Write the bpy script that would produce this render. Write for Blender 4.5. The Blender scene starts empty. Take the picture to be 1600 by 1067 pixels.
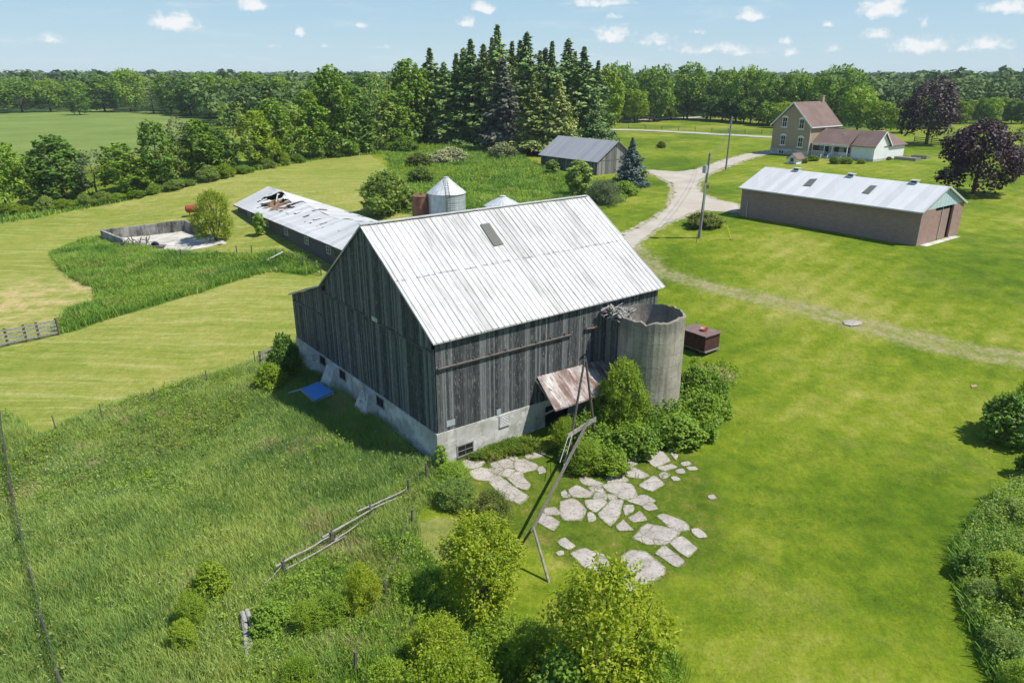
import bpy, math, random
import numpy as np
from mathutils import Vector, Matrix
random.seed(7)
RNG = np.random.default_rng(7)
PI = math.pi
S = bpy.context.scene
COL = S.collection

# ------------------------------------------------------------------ camera model and terrain
F, CX, CY, HC = 1120.0, 800.0, 533.5, 20.0
PITCH = math.atan((CY - 121.0) / F)
CP, SP = math.cos(PITCH), math.sin(PITCH)

def sm(t):
    t = np.clip(t, 0, 1)
    return t * t * (3 - 2 * t)
def T(x, y):
    x = np.asarray(x, float); y = np.asarray(y, float)
    z = 4 * sm((.55 * x + .83 * y - 46) / 36.)
    r = np.hypot(x, y)
    return z + 1.2 * sm((r - 110) / 120) + 9 * sm((r - 700) / 2500) - .4 * np.exp(-(((x - 1) / 10) ** 2 + ((y - 33) / 8) ** 2))
def tz(x, y): return float(T(x, y))
def ray(x, y):
    v = (CY - y) / F
    return ((x - CX) / F, CP + v * SP, -SP + v * CP)
def G(px, py):
    "point of the ground seen at a place of the photograph"
    d = ray(px, py); t = 10.0
    while t < 6000:
        n = t + max(.3, t * .015)
        if HC + n * d[2] < tz(n * d[0], n * d[1]): break
        t = n
    a, b = t, n
    for i in range(24):
        m = (a + b) / 2
        if HC + m * d[2] < tz(m * d[0], m * d[1]): b = m
        else: a = m
    return Vector((b * d[0], b * d[1], tz(b * d[0], b * d[1])))
def Zat(px, py, z):
    d = ray(px, py); t = (z - HC) / d[2]
    return Vector((t * d[0], t * d[1], z))
def zover(px, py, base):
    d = ray(px, py)
    return HC + base[1] / d[1] * d[2]

# ------------------------------------------------------------------ tags
def tag(o, label=None, cat=None, group=None, kind=None):
    if label: o['label'] = label
    if cat: o['category'] = cat
    if group: o['group'] = group
    if kind: o['kind'] = kind
    return o
def thing(name, label, cat, loc=(0, 0, 0), rotz=0., group=None):
    o = bpy.data.objects.new(name, None); COL.objects.link(o)
    o.location = loc; o.rotation_euler = (0, 0, rotz); o.empty_display_size = .3
    return tag(o, label, cat, group)
def put(name, me, mat, parent=None, loc=None):
    if mat is not None:
        me.materials.clear()
        for m in (mat if isinstance(mat, (list, tuple)) else [mat]): me.materials.append(m)
    o = bpy.data.objects.new(name, me); COL.objects.link(o)
    if parent: o.parent = parent
    if loc is not None: o.location = loc
    return o
def copy_tree(o, parent=None):
    c = o.copy(); COL.objects.link(c)
    if parent is not None: c.parent = parent
    for ch in list(o.children): copy_tree(ch, c)
    return c

ORD = 'first second third fourth fifth sixth seventh eighth ninth tenth eleventh twelfth thirteenth fourteenth fifteenth sixteenth seventeenth eighteenth nineteenth twentieth'.split()
TENS = {20: 'twenty', 30: 'thirty', 40: 'forty', 50: 'fifty'}
def nth(i):
    if i < 20: return ORD[i]
    n = i + 1
    if n % 10 == 0: return {30: 'thirtieth', 40: 'fortieth', 50: 'fiftieth'}[n]
    return TENS[n // 10 * 10] + '-' + ORD[n % 10 - 1]

# ------------------------------------------------------------------ mesh builder
class MB:
    def __init__(s): s.v = []; s.f = []; s.mi = []; s.m = 0
    def add(s, vs, fs):
        n = len(s.v); s.v += [tuple(v) for v in vs]
        s.f += [tuple(i + n for i in f) for f in fs]; s.mi += [s.m] * len(fs)
    def box(s, a, b):
        x0, y0, z0 = a; x1, y1, z1 = b
        s.add([(x0, y0, z0), (x1, y0, z0), (x1, y1, z0), (x0, y1, z0), (x0, y0, z1), (x1, y0, z1), (x1, y1, z1), (x0, y1, z1)],
              [(0, 3, 2, 1), (4, 5, 6, 7), (0, 1, 5, 4), (1, 2, 6, 5), (2, 3, 7, 6), (3, 0, 4, 7)])
    def prism(s, poly, vec):
        "closed polygon (list of 3-vectors) swept along vec"
        n = len(poly); v = Vector(vec)
        a = [Vector(p) for p in poly]
        s.add(a + [p + v for p in a], [tuple(range(n))[::-1], tuple(range(n, 2 * n))] + [(i, (i + 1) % n, n + (i + 1) % n, n + i) for i in range(n)])
    def beam(s, p, q, w, h=None, up=(0, 0, 1), jit=0):
        h = h or w; p = Vector(p); q = Vector(q); d = (q - p).normalized(); u = Vector(up)
        if abs(d.dot(u)) > .98: u = Vector((1, 0, 0))
        a = d.cross(u).normalized() * w / 2; b = a.cross(d).normalized() * h / 2
        s.add([p - a - b, p + a - b, p + a + b, p - a + b, q - a - b, q + a - b, q + a + b, q - a + b],
              [(0, 3, 2, 1), (4, 5, 6, 7), (0, 1, 5, 4), (1, 2, 6, 5), (2, 3, 7, 6), (3, 0, 4, 7)])
    def tube(s, pts, rad, n=7, cap=True):
        pts = [Vector(p) for p in pts]
        rad = rad if isinstance(rad, (list, tuple)) else [rad] * len(pts)
        rings = []; base = len(s.v); vs = []; fs = []
        for i, p in enumerate(pts):
            d = (pts[min(i + 1, len(pts) - 1)] - pts[max(i - 1, 0)]).normalized()
            u = Vector((0, 0, 1)) if abs(d.z) < .9 else Vector((1, 0, 0))
            a = d.cross(u).normalized(); b = d.cross(a)
            vs += [p + (a * math.cos(2 * PI * k / n) + b * math.sin(2 * PI * k / n)) * rad[i] for k in range(n)]
        for i in range(len(pts) - 1):
            fs += [(i * n + k, i * n + (k + 1) % n, (i + 1) * n + (k + 1) % n, (i + 1) * n + k) for k in range(n)]
        if cap:
            fs.append(tuple(range(n))); fs.append(tuple(range((len(pts) - 1) * n, len(pts) * n))[::-1])
        s.add(vs, fs)
    def lathe(s, prof, n=40, c=(0, 0, 0), cap=False):
        vs = []; fs = []
        for r, z in prof:
            vs += [(c[0] + r * math.cos(2 * PI * k / n), c[1] + r * math.sin(2 * PI * k / n), c[2] + z) for k in range(n)]
        for i in range(len(prof) - 1):
            fs += [(i * n + k, i * n + (k + 1) % n, (i + 1) * n + (k + 1) % n, (i + 1) * n + k) for k in range(n)]
        s.add(vs, fs)
    def mesh(s, name, smooth=False):
        me = bpy.data.meshes.new(name); me.from_pydata(s.v, [], s.f); me.validate()
        if any(s.mi): me.polygons.foreach_set('material_index', s.mi[:len(me.polygons)])
        if smooth: me.polygons.foreach_set('use_smooth', [True] * len(me.polygons))
        me.update(); return me
    def build(s, name, mat, parent=None, loc=None, smooth=False):
        return put(name, s.mesh(name, smooth), mat, parent, loc)

def npmesh(name, v, q, smooth=False, attrs=None):
    v = np.asarray(v, np.float32); q = np.asarray(q, np.int32)
    me = bpy.data.meshes.new(name)
    k = q.shape[1]
    me.vertices.add(len(v)); me.vertices.foreach_set('co', v.ravel())
    me.loops.add(q.size); me.loops.foreach_set('vertex_index', q.ravel())
    me.polygons.add(len(q)); me.polygons.foreach_set('loop_start', np.arange(len(q), dtype=np.int32) * k)
    me.polygons.foreach_set('loop_total', np.full(len(q), k, np.int32))
    if smooth: me.polygons.foreach_set('use_smooth', np.ones(len(q), bool))
    for an, arr in (attrs or {}).items():
        a = me.attributes.new(an, 'FLOAT', 'POINT'); a.data.foreach_set('value', np.asarray(arr, np.float32))
    me.update(calc_edges=True)
    return me

# ------------------------------------------------------------------ node helper
class NT:
    def __init__(s, name=None, tree=None):
        if tree is None:
            s.mat = bpy.data.materials.new(name); s.mat.use_nodes = True; tree = s.mat.node_tree
        s.t = tree; s.n = tree.nodes; s.l = tree.links; s.n.clear()
    def node(s, typ, **kw):
        n = s.n.new(typ)
        for k, v in kw.items(): setattr(n, k, v)
        return n
    def set(s, sock, v):
        if isinstance(v, bpy.types.NodeSocket): s.l.new(v, sock)
        elif v is not None:
            if hasattr(sock, 'default_value'):
                if sock.type == 'RGBA' and len(v) == 3: v = (*v, 1)
                sock.default_value = v
    def coord(s, which='Object'): return s.node('ShaderNodeTexCoord').outputs[which]
    def pos(s): return s.node('ShaderNodeNewGeometry').outputs['Position']
    def island(s): return s.node('ShaderNodeNewGeometry').outputs['Random Per Island']
    def objrand(s): return s.node('ShaderNodeObjectInfo').outputs['Random']
    def attr(s, name): return s.node('ShaderNodeAttribute', attribute_name=name).outputs['Fac']
    def mapv(s, v, scale=(1, 1, 1), rot=(0, 0, 0), loc=(0, 0, 0)):
        n = s.node('ShaderNodeMapping'); s.set(n.inputs['Vector'], v)
        n.inputs['Scale'].default_value = scale; n.inputs['Rotation'].default_value = rot; n.inputs['Location'].default_value = loc
        return n.outputs[0]
    def noise(s, v, scale, detail=3, rough=.55, dist=0, out='Fac'):
        n = s.node('ShaderNodeTexNoise'); s.set(n.inputs['Vector'], v)
        n.inputs['Scale'].default_value = scale; n.inputs['Detail'].default_value = detail
        n.inputs['Roughness'].default_value = rough; n.inputs['Distortion'].default_value = dist
        return n.outputs[out]
    def vor(s, v, scale, feature='F1', out='Distance'):
        n = s.node('ShaderNodeTexVoronoi', feature=feature); s.set(n.inputs['Vector'], v); n.inputs['Scale'].default_value = scale
        return n.outputs[out]
    def wave(s, v, scale, dist=0, detail=2, dscale=1, direction='X'):
        n = s.node('ShaderNodeTexWave', bands_direction=direction); s.set(n.inputs['Vector'], v)
        n.inputs['Scale'].default_value = scale; n.inputs['Distortion'].default_value = dist
        n.inputs['Detail'].default_value = detail; n.inputs['Detail Scale'].default_value = dscale
        return n.outputs['Fac']
    def math(s, op, a, b=None, c=None, clamp=False):
        n = s.node('ShaderNodeMath', operation=op, use_clamp=clamp)
        for i, v in enumerate((a, b, c)):
            if v is not None: s.set(n.inputs[i], v)
        return n.outputs[0]
    def step(s, v, a, b):
        n = s.node('ShaderNodeMapRange', interpolation_type='SMOOTHSTEP'); s.set(n.inputs[0], v)
        n.inputs[1].default_value = a; n.inputs[2].default_value = b
        return n.outputs[0]
    def ramp(s, f, stops):
        n = s.node('ShaderNodeValToRGB'); s.set(n.inputs[0], f); e = n.color_ramp.elements
        while len(e) < len(stops): e.new(.5)
        for i, (p, c) in enumerate(stops): e[i].position = p; e[i].color = (*c, 1)
        return n.outputs[0]
    def mix(s, f, a, b, mode='MIX'):
        n = s.node('ShaderNodeMix', data_type='RGBA', blend_type=mode, clamp_factor=True)
        s.set(n.inputs[0], f); s.set(n.inputs[6], a); s.set(n.inputs[7], b)
        return n.outputs[2]
    def bump(s, h, strength=.3, dist=.05):
        n = s.node('ShaderNodeBump'); s.set(n.inputs['Height'], h)
        n.inputs['Strength'].default_value = strength; n.inputs['Distance'].default_value = dist
        return n.outputs[0]
    def pbr(s, color, rough=.8, metal=0, normal=None, spec=.3, trans=None):
        b = s.node('ShaderNodeBsdfPrincipled'); s.set(b.inputs['Base Color'], color); s.set(b.inputs['Roughness'], rough)
        s.set(b.inputs['Metallic'], metal); b.inputs['Specular IOR Level'].default_value = spec
        if normal is not None: s.set(b.inputs['Normal'], normal)
        out = s.node('ShaderNodeOutputMaterial')
        if trans:
            amt, tint = trans
            t = s.node('ShaderNodeBsdfTranslucent'); s.set(t.inputs['Color'], tint)
            m = s.node('ShaderNodeMixShader'); m.inputs[0].default_value = amt
            s.l.new(b.outputs[0], m.inputs[1]); s.l.new(t.outputs[0], m.inputs[2]); s.l.new(m.outputs[0], out.inputs[0])
        else: s.l.new(b.outputs[0], out.inputs[0])
        return s.mat

# ------------------------------------------------------------------ materials
M = {}
def plain(name, c1, c2=None, scale=3., rough=.8, metal=0, bump=0, spec=.3, stretch=(1, 1, 1)):
    n = NT(name); v = n.mapv(n.coord(), stretch); f = n.noise(v, scale, 5, .65)
    c2 = c2 or tuple(x * .7 for x in c1)
    col = n.ramp(f, [(.32, c2), (.68, c1)])
    M[name] = n.pbr(col, rough, metal, n.bump(f, bump) if bump else None, spec)
    return M[name]

def leafmat(name, cols, tr=.42, var=.2, gl=.35):
    "green from leaf to leaf and from tree to tree"
    n = NT(name)
    f = n.math('ADD', n.math('MULTIPLY', n.island(), .6), n.math('MULTIPLY', n.noise(n.pos(), .45, 2), .7))
    f = n.math('ADD', f, n.math('MULTIPLY', n.math('SUBTRACT', n.objrand(), .5), var * 2))
    k = len(cols)
    col = n.ramp(f, [(.3 + .55 * i / (k - 1), c) for i, c in enumerate(cols)])
    lt = n.mix(1., col, (1.25, 1.2, .55), 'MULTIPLY')
    M[name] = n.pbr(col, .55, 0, None, gl, (tr, lt))
leafmat('leaf_mid', [(0.091, 0.18, 0.02), (0.176, 0.301, 0.031), (0.294, 0.43, 0.045)])
leafmat('leaf_dark', [(0.055, 0.129, 0.021), (0.111, 0.219, 0.03), (0.198, 0.323, 0.045)])
leafmat('leaf_pale', [(0.127, 0.212, 0.041), (0.214, 0.313, 0.063), (0.317, 0.421, 0.091)])
leafmat('leaf_lime', [(0.126, 0.231, 0.014), (0.211, 0.334, 0.02), (0.319, 0.418, 0.033)])
leafmat('leaf_yellow', [(0.158, 0.244, 0.009), (0.269, 0.36, 0.013), (0.391, 0.447, 0.025)])
leafmat('leaf_grey', [(0.094, 0.138, 0.072), (0.16, 0.209, 0.11), (0.231, 0.275, 0.154)])
leafmat('leaf_olive', [(0.092, 0.132, 0.025), (0.172, 0.218, 0.044), (0.253, 0.293, 0.069)])
leafmat('leaf_purple', [(0.014, 0.008, 0.012), (0.035, 0.017, 0.024), (0.071, 0.032, 0.043)], .12)
leafmat('needle_dark', [(0.069, 0.134, 0.035), (0.131, 0.226, 0.053), (0.243, 0.345, 0.075)], .1)
leafmat('needle_olive', [(0.103, 0.151, 0.035), (0.194, 0.26, 0.054), (0.322, 0.363, 0.086)], .1)
leafmat('needle_grey', [(.065, .082, .052), (.12, .135, .09), (.18, .185, .13)], .1)
leafmat('needle_blue', [(.045, .08, .07), (.085, .135, .12), (.14, .20, .18)], .1)
leafmat('leaf_white', [(0.125, 0.175, 0.055), (0.275, 0.312, 0.132), (0.6, 0.6, 0.374)], .25)

def woods():
    # weathered barn boards, one tone per board
    n = NT('barn_board'); c = n.coord()
    r = n.island()
    st = n.noise(n.mapv(c, (11, 11, .45)), 2.6, 6, .75)
    kn = n.noise(n.mapv(c, (2.5, 2.5, .8)), 1.6, 4, .6)
    f = n.math('ADD', n.math('MULTIPLY', r, .42), n.math('MULTIPLY', st, .62))
    col = n.ramp(f, [(.22, (.018, .020, .0205)), (.46, (.052, .057, .058)), (.62, (.100, .107, .107)), (.86, (.25, .258, .25))])
    col = n.mix(n.step(kn, .52, .72), col, n.mix(.5, col, (.19, .19, .18)))
    fl = n.step(n.noise(n.mapv(c, (14, 14, 2.2)), 1.5, 4, .7),   .60, .67)
    col = n.mix(n.math('MULTIPLY', fl, .75), col, (.40, .40, .37))
    M['barn_board'] = n.pbr(col, .85, 0, n.bump(st, .5, .02))
    n = NT('grey_board'); c = n.coord()
    st = n.noise(n.mapv(c, (7, 7, .6)), 2.2, 6, .7)
    col = n.ramp(n.math('ADD', n.math('MULTIPLY', n.island(), .4), n.math('MULTIPLY', st, .6)), [(.3, (.09, .088, .08)), (.55, (.20, .195, .18)), (.85, (.36, .35, .33))])
    M['grey_board'] = n.pbr(col, .85, 0, n.bump(st, .4, .02))
    n = NT('pole_wood'); c = n.pos()
    st = n.noise(n.mapv(c, (6, 6, 2)), 2.2, 5, .7)
    M['pole_wood'] = n.pbr(n.ramp(st, [(.3, (.045, .04, .035)), (.6, (.14, .125, .11)), (.8, (.25, .23, .2))]), .85, 0, n.bump(st, .4, .02))
woods()

def roof_mat():
    # galvanised barn roof: white-grey sheets, dark runs down the ribs, rust spots, lap seams
    n = NT('barn_roof'); c = n.coord()
    sx = n.node('ShaderNodeSeparateXYZ'); n.l.new(c, sx.inputs[0])
    sheet = n.math('FLOOR', n.math('MULTIPLY', sx.outputs[0], 1 / .8))
    sy = n.math('FLOOR', n.math('MULTIPLY', n.math('ADD', sx.outputs[1], .9), 1 / 4.3))
    cb = n.node('ShaderNodeCombineXYZ'); n.l.new(sheet, cb.inputs[0]); n.l.new(sy, cb.inputs[1])
    wn = n.node('ShaderNodeTexWhiteNoise'); n.l.new(cb.outputs[0], wn.inputs['Vector'])
    col = n.ramp(wn.outputs[0], [(0, (.42, .412, .395)), (.5, (.51, .502, .485)), (1, (.58, .572, .555))])
    streak = n.noise(n.mapv(c, (6.0, .22, .22)), 1.5, 5, .65)
    patch = n.noise(c, .42, 4, .6)
    dirt = n.math('MULTIPLY', n.step(streak, .44, .64), n.step(patch, .34, .60))
    col = n.mix(n.math('MULTIPLY', dirt, .62), col, (.20, .19, .17))
    rib = n.math('ABSOLUTE', n.math('SUBTRACT', n.math('FRACT', n.math('MULTIPLY', sx.outputs[0], 1 / .4)), .5))
    line = n.math('MULTIPLY', n.step(rib, .39, .49), n.step(n.noise(n.mapv(c, (2.5, .3, .3)), 1.3, 4, .75), .42, .56))
    col = n.mix(n.math('MULTIPLY', line, .72), col, (.09, .085, .075))
    thin = n.math('MULTIPLY', n.step(n.noise(n.mapv(c, (9, .45, .45)), 1.4, 4, .7), .60, .68), .8)
    col = n.mix(thin, col, (.13, .125, .12))
    seam = n.math('ABSOLUTE', n.math('SUBTRACT', sx.outputs[1], n.math('ADD', 3.4, n.math('MULTIPLY', n.noise(n.mapv(c, (.25, 0, 0)), 2.0, 2), .25))))
    col = n.mix(n.math('MULTIPLY', n.step(seam, .07, .02), n.step(n.noise(c, 2.6, 3), .42, .55)), col, (.2, .2, .19))
    rust = n.step(n.noise(c, 1.7, 6, .75), .66, .76)
    col = n.mix(n.math('MULTIPLY', rust, .3), col, (.26, .16, .10))
    M['barn_roof'] = n.pbr(col, .5, 0, None, .35)
    n = NT('galv'); c = n.coord()
    f = n.noise(n.mapv(c, (1, 1, .3)), 1.5, 5, .6)
    col = n.ramp(f, [(.3, (.33, .36, .40)), (.7, (.55, .58, .61))])
    M['galv'] = n.pbr(col, .42, .35, None, .5)
    n = NT('galv_roof'); c = n.coord()
    sx = n.node('ShaderNodeSeparateXYZ'); n.l.new(c, sx.inputs[0])
    ang = n.math('ARCTAN2', sx.outputs[1], sx.outputs[0])
    rb = n.math('ABSOLUTE', n.math('SINE', n.math('MULTIPLY', ang, 12)))
    col = n.mix(n.step(rb, .18, .0), n.ramp(n.noise(c, 1.5, 5), [(.3, (.42, .43, .43)), (.7, (.66, .67, .67))]), (.12, .12, .12))
    M['galv_roof'] = n.pbr(col, .45, .2, n.bump(rb, .3, .05), .4)
    # pale sheet-metal roofs of the other sheds
    for nm, lo, hi, dk in (('shop_roof', (.42, .425, .43), (.57, .575, .575), (.40, .40, .40)), ('ruin_roof', (.37, .375, .375), (.56, .56, .55), (.17, .165, .16)), ('shed_roof', (.23, .24, .255), (.31, .32, .335), (.16, .16, .165))):
        n = NT(nm); c = n.coord()
        sx = n.node('ShaderNodeSeparateXYZ'); n.l.new(c, sx.inputs[0])
        wn = n.node('ShaderNodeTexWhiteNoise', noise_dimensions='1D'); n.set(wn.inputs['W'], n.math('FLOOR', n.math('MULTIPLY', sx.outputs[1], 1 / .9)))
        col = n.mix(n.math('ADD', n.math('MULTIPLY', wn.outputs[0], .55), n.math('MULTIPLY', n.noise(n.mapv(c, (.3, 3, .3)), 1.4, 5, .65), .5)), lo, hi)
        rb = n.math('ABSOLUTE', n.math('SUBTRACT', n.math('FRACT', n.math('MULTIPLY', sx.outputs[1], 1 / .9)), .5))
        col = n.mix(n.math('MULTIPLY', n.step(rb, .455, .495), .45), col, dk)
        col = n.mix(n.math('MULTIPLY', n.step(n.noise(n.mapv(c, (.5, 2, .5)), 1.2, 5, .7), .56, .72), .5), col, dk)
        M[nm] = n.pbr(col, .8, 0, None, .15)
roof_mat()

def stone_mats():
    n = NT('concrete'); c = n.coord()
    a = n.noise(c, .9, 6, .65); b = n.noise(c, 7, 4, .6); s = n.noise(n.mapv(c, (2.5, 2.5, .25)), 1.2, 4, .6)
    col = n.ramp(a, [(.3, (.30, .29, .255)), (.55, (.45, .435, .39)), (.75, (.55, .535, .485))])
    col = n.mix(n.math('MULTIPLY', n.step(s, .52, .72), .45), col, (.15, .145, .13))
    ww = n.step(n.noise(n.mapv(c, (1, 1, 1.6)), .75, 6, .7), .50, .60)
    col = n.mix(n.math('MULTIPLY', ww, .6), col, (.66, .66, .62))
    M['concrete'] = n.pbr(col, .9, 0, n.bump(b, .35, .03), .2)
    n = NT('silo_concrete'); c = n.coord()
    sx = n.node('ShaderNodeSeparateXYZ'); n.l.new(c, sx.inputs[0])
    a = n.noise(c, .8, 6, .65); s = n.noise(n.mapv(c, (2.2, 2.2, .22)), 1.2, 5, .65)
    ring = n.math('ABSOLUTE', n.math('SUBTRACT', n.math('FRACT', n.math('ADD', n.math('MULTIPLY', sx.outputs[2], 1 / .75), n.math('MULTIPLY', n.noise(c, 1.2, 3), .12))), .5))
    col = n.ramp(a, [(.28, (.215, .188, .145)), (.5, (.335, .30, .24)), (.75, (.44, .405, .335))])
    col = n.mix(n.math('MULTIPLY', n.step(s, .46, .68), .55), col, (.13, .12, .10))
    lw = n.math('MULTIPLY', n.step(ring, .44, .49), n.step(n.noise(c, 1.7, 3), .4, .6))
    col = n.mix(n.math('MULTIPLY', lw, .5), col, (.12, .11, .095))
    top = n.math('MULTIPLY', n.step(n.math('ADD', sx.outputs[2], n.math('MULTIPLY', n.noise(n.mapv(c, (3, 3, .3)), 1.2, 4), 1.6)), 6.2, 7.1), .5)
    col = n.mix(top, col, (.10, .095, .085))
    M['silo_concrete'] = n.pbr(col, .92, 0, n.bump(n.noise(c, 6, 4), .5, .04), .2)
    n = NT('flag'); c = n.pos()
    a = n.noise(c, 1.3, 6, .7); b = n.noise(c, 9, 5, .7)
    col = n.ramp(a, [(.3, (.24, .215, .18)), (.5, (.36, .325, .285)), (.7, (.45, .415, .37))])
    col = n.mix(n.math('MULTIPLY', n.step(b, .50, .66), .65), col, (.13, .12, .105))
    lich = n.step(n.noise(c, 2.3, 6, .75), .62, .70)
    col = n.mix(n.math('MULTIPLY', lich, .55), col, (.40, .26, .13))
    crk = n.math('MULTIPLY', n.step(n.vor(n.mapv(c, (1, 1, 0), (0, 0, .4)), .75, 'DISTANCE_TO_EDGE'), .03, .0), .75)
    col = n.mix(n.math('MULTIPLY', crk, n.step(n.noise(c, .6, 3), .45, .6)), col, (.09, .10, .04))
    rim = n.math('MULTIPLY', n.step(n.math('ADD', n.attr('rim'), n.math('MULTIPLY', n.math('SUBTRACT', n.noise(c, 5, 5, .7), .5), 1.3)), .55, .95), .8)
    col = n.mix(rim, col, (.15, .155, .045))
    M['flag'] = n.pbr(col, .9, 0, n.bump(b, .5, .03), .2)
    n = NT('gravel'); c = n.pos()
    a = n.noise(c, .25, 5, .65); b = n.noise(c, 5, 5, .75); t = n.noise(n.mapv(c, (1, 1, 0)), 1.1, 5, .7)
    col = n.ramp(n.math('ADD', n.math('MULTIPLY', a, .6), n.math('MULTIPLY', b, .4)), [(.3, (.29, .252, .20)), (.5, (.385, .345, .285)), (.7, (.47, .435, .37))])
    col = n.mix(n.math('MULTIPLY', n.step(t, .56, .7), .45), col, (.27, .23, .15))
    ed = n.step(n.math('ADD', n.attr('edge'), n.math('MULTIPLY', n.math('SUBTRACT', n.noise(c, 2.5, 5, .7), .5), 1.5)), -.45, .1)
    col = n.mix(ed, col, n.ramp(b, [(.3, (.10, .13, .025)), (.7, (.26, .25, .10))]))
    M['gravel'] = n.pbr(col, .95, 0, n.bump(b, .4, .04), .15)
    n = NT('track_dirt'); c = n.pos()
    b = n.noise(c, 3.5, 6, .75)
    a = n.noise(c, .8, 5, .7)
    col = n.ramp(n.math('ADD', n.math('MULTIPLY', a, .55), n.math('MULTIPLY', b, .5)), [(.38, (.10, .135, .025)), (.52, (.21, .20, .085)), (.66, (.38, .335, .23))])
    ed = n.step(n.math('ADD', n.attr('edge'), n.math('MULTIPLY', n.math('SUBTRACT', n.noise(c, 2.2, 5, .7), .5), 1.9)), -.75, .05)
    col = n.mix(ed, col, n.ramp(b, [(.3, (.085, .15, .012)), (.7, (.155, .225, .024))]))
    M['track_dirt'] = n.pbr(col, .95, 0, n.bump(b, .4, .04), .15)
    n = NT('pad_floor'); c = n.pos()
    a = n.noise(c, .5, 6, .7); cr = n.vor(n.mapv(c, (.28, .28, 0), (0, 0, .65)), 1, 'DISTANCE_TO_EDGE')
    col = n.ramp(a, [(.3, (.27, .25, .21)), (.5, (.46, .43, .38)), (.75, (.55, .52, .47))])
    col = n.mix(n.math('MULTIPLY', n.step(cr, .035, .0), .8), col, (.10, .12, .04))
    M['pad_floor'] = n.pbr(col, .92, 0, n.bump(a, .3, .03), .2)
    n = NT('stained_wall'); c = n.coord()
    a = n.noise(n.mapv(c, (1, 1, .7)), .55, 6, .7); s = n.noise(n.mapv(c, (3, 3, .3)), 1.2, 4, .6)
    col = n.ramp(n.math('ADD', n.math('MULTIPLY', a, .7), n.math('MULTIPLY', s, .3)), [(.40, (.06, .057, .05)), (.50, (.22, .21, .19)), (.62, (.42, .40, .36))])
    M['stained_wall'] = n.pbr(col, .92, 0, n.bump(s, .3, .03), .2)
stone_mats()

def brickmat(name, c1, c2, mortar, sc):
    n = NT(name); c = n.coord()
    sx = n.node('ShaderNodeSeparateXYZ'); n.l.new(c, sx.inputs[0])
    cb = n.node('ShaderNodeCombineXYZ'); n.l.new(n.math('ADD', sx.outputs[0], sx.outputs[1]), cb.inputs[0]); n.l.new(sx.outputs[2], cb.inputs[1])
    b = n.node('ShaderNodeTexBrick'); n.l.new(cb.outputs[0], b.inputs['Vector']); b.inputs['Scale'].default_value = sc
    b.inputs['Color1'].default_value = (*c1, 1); b.inputs['Color2'].default_value = (*c2, 1); b.inputs['Mortar'].default_value = (*mortar, 1)
    b.inputs['Mortar Size'].default_value = .018
    col = n.mix(n.noise(c, .7, 5, .6), b.outputs[0], (*[x * .6 for x in c1],), 'MIX')
    col = n.mix(.55, b.outputs[0], col)
    M[name] = n.pbr(col, .9, 0, n.bump(b.outputs['Fac'], -.3, .02), .2)
brickmat('house_brick', (.44, .335, .22), (.36, .265, .17), (.38, .34, .28), 3.2)
brickmat('shop_brick', (.36, .235, .195), (.29, .18, .15), (.36, .29, .25), 1.5)

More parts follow.
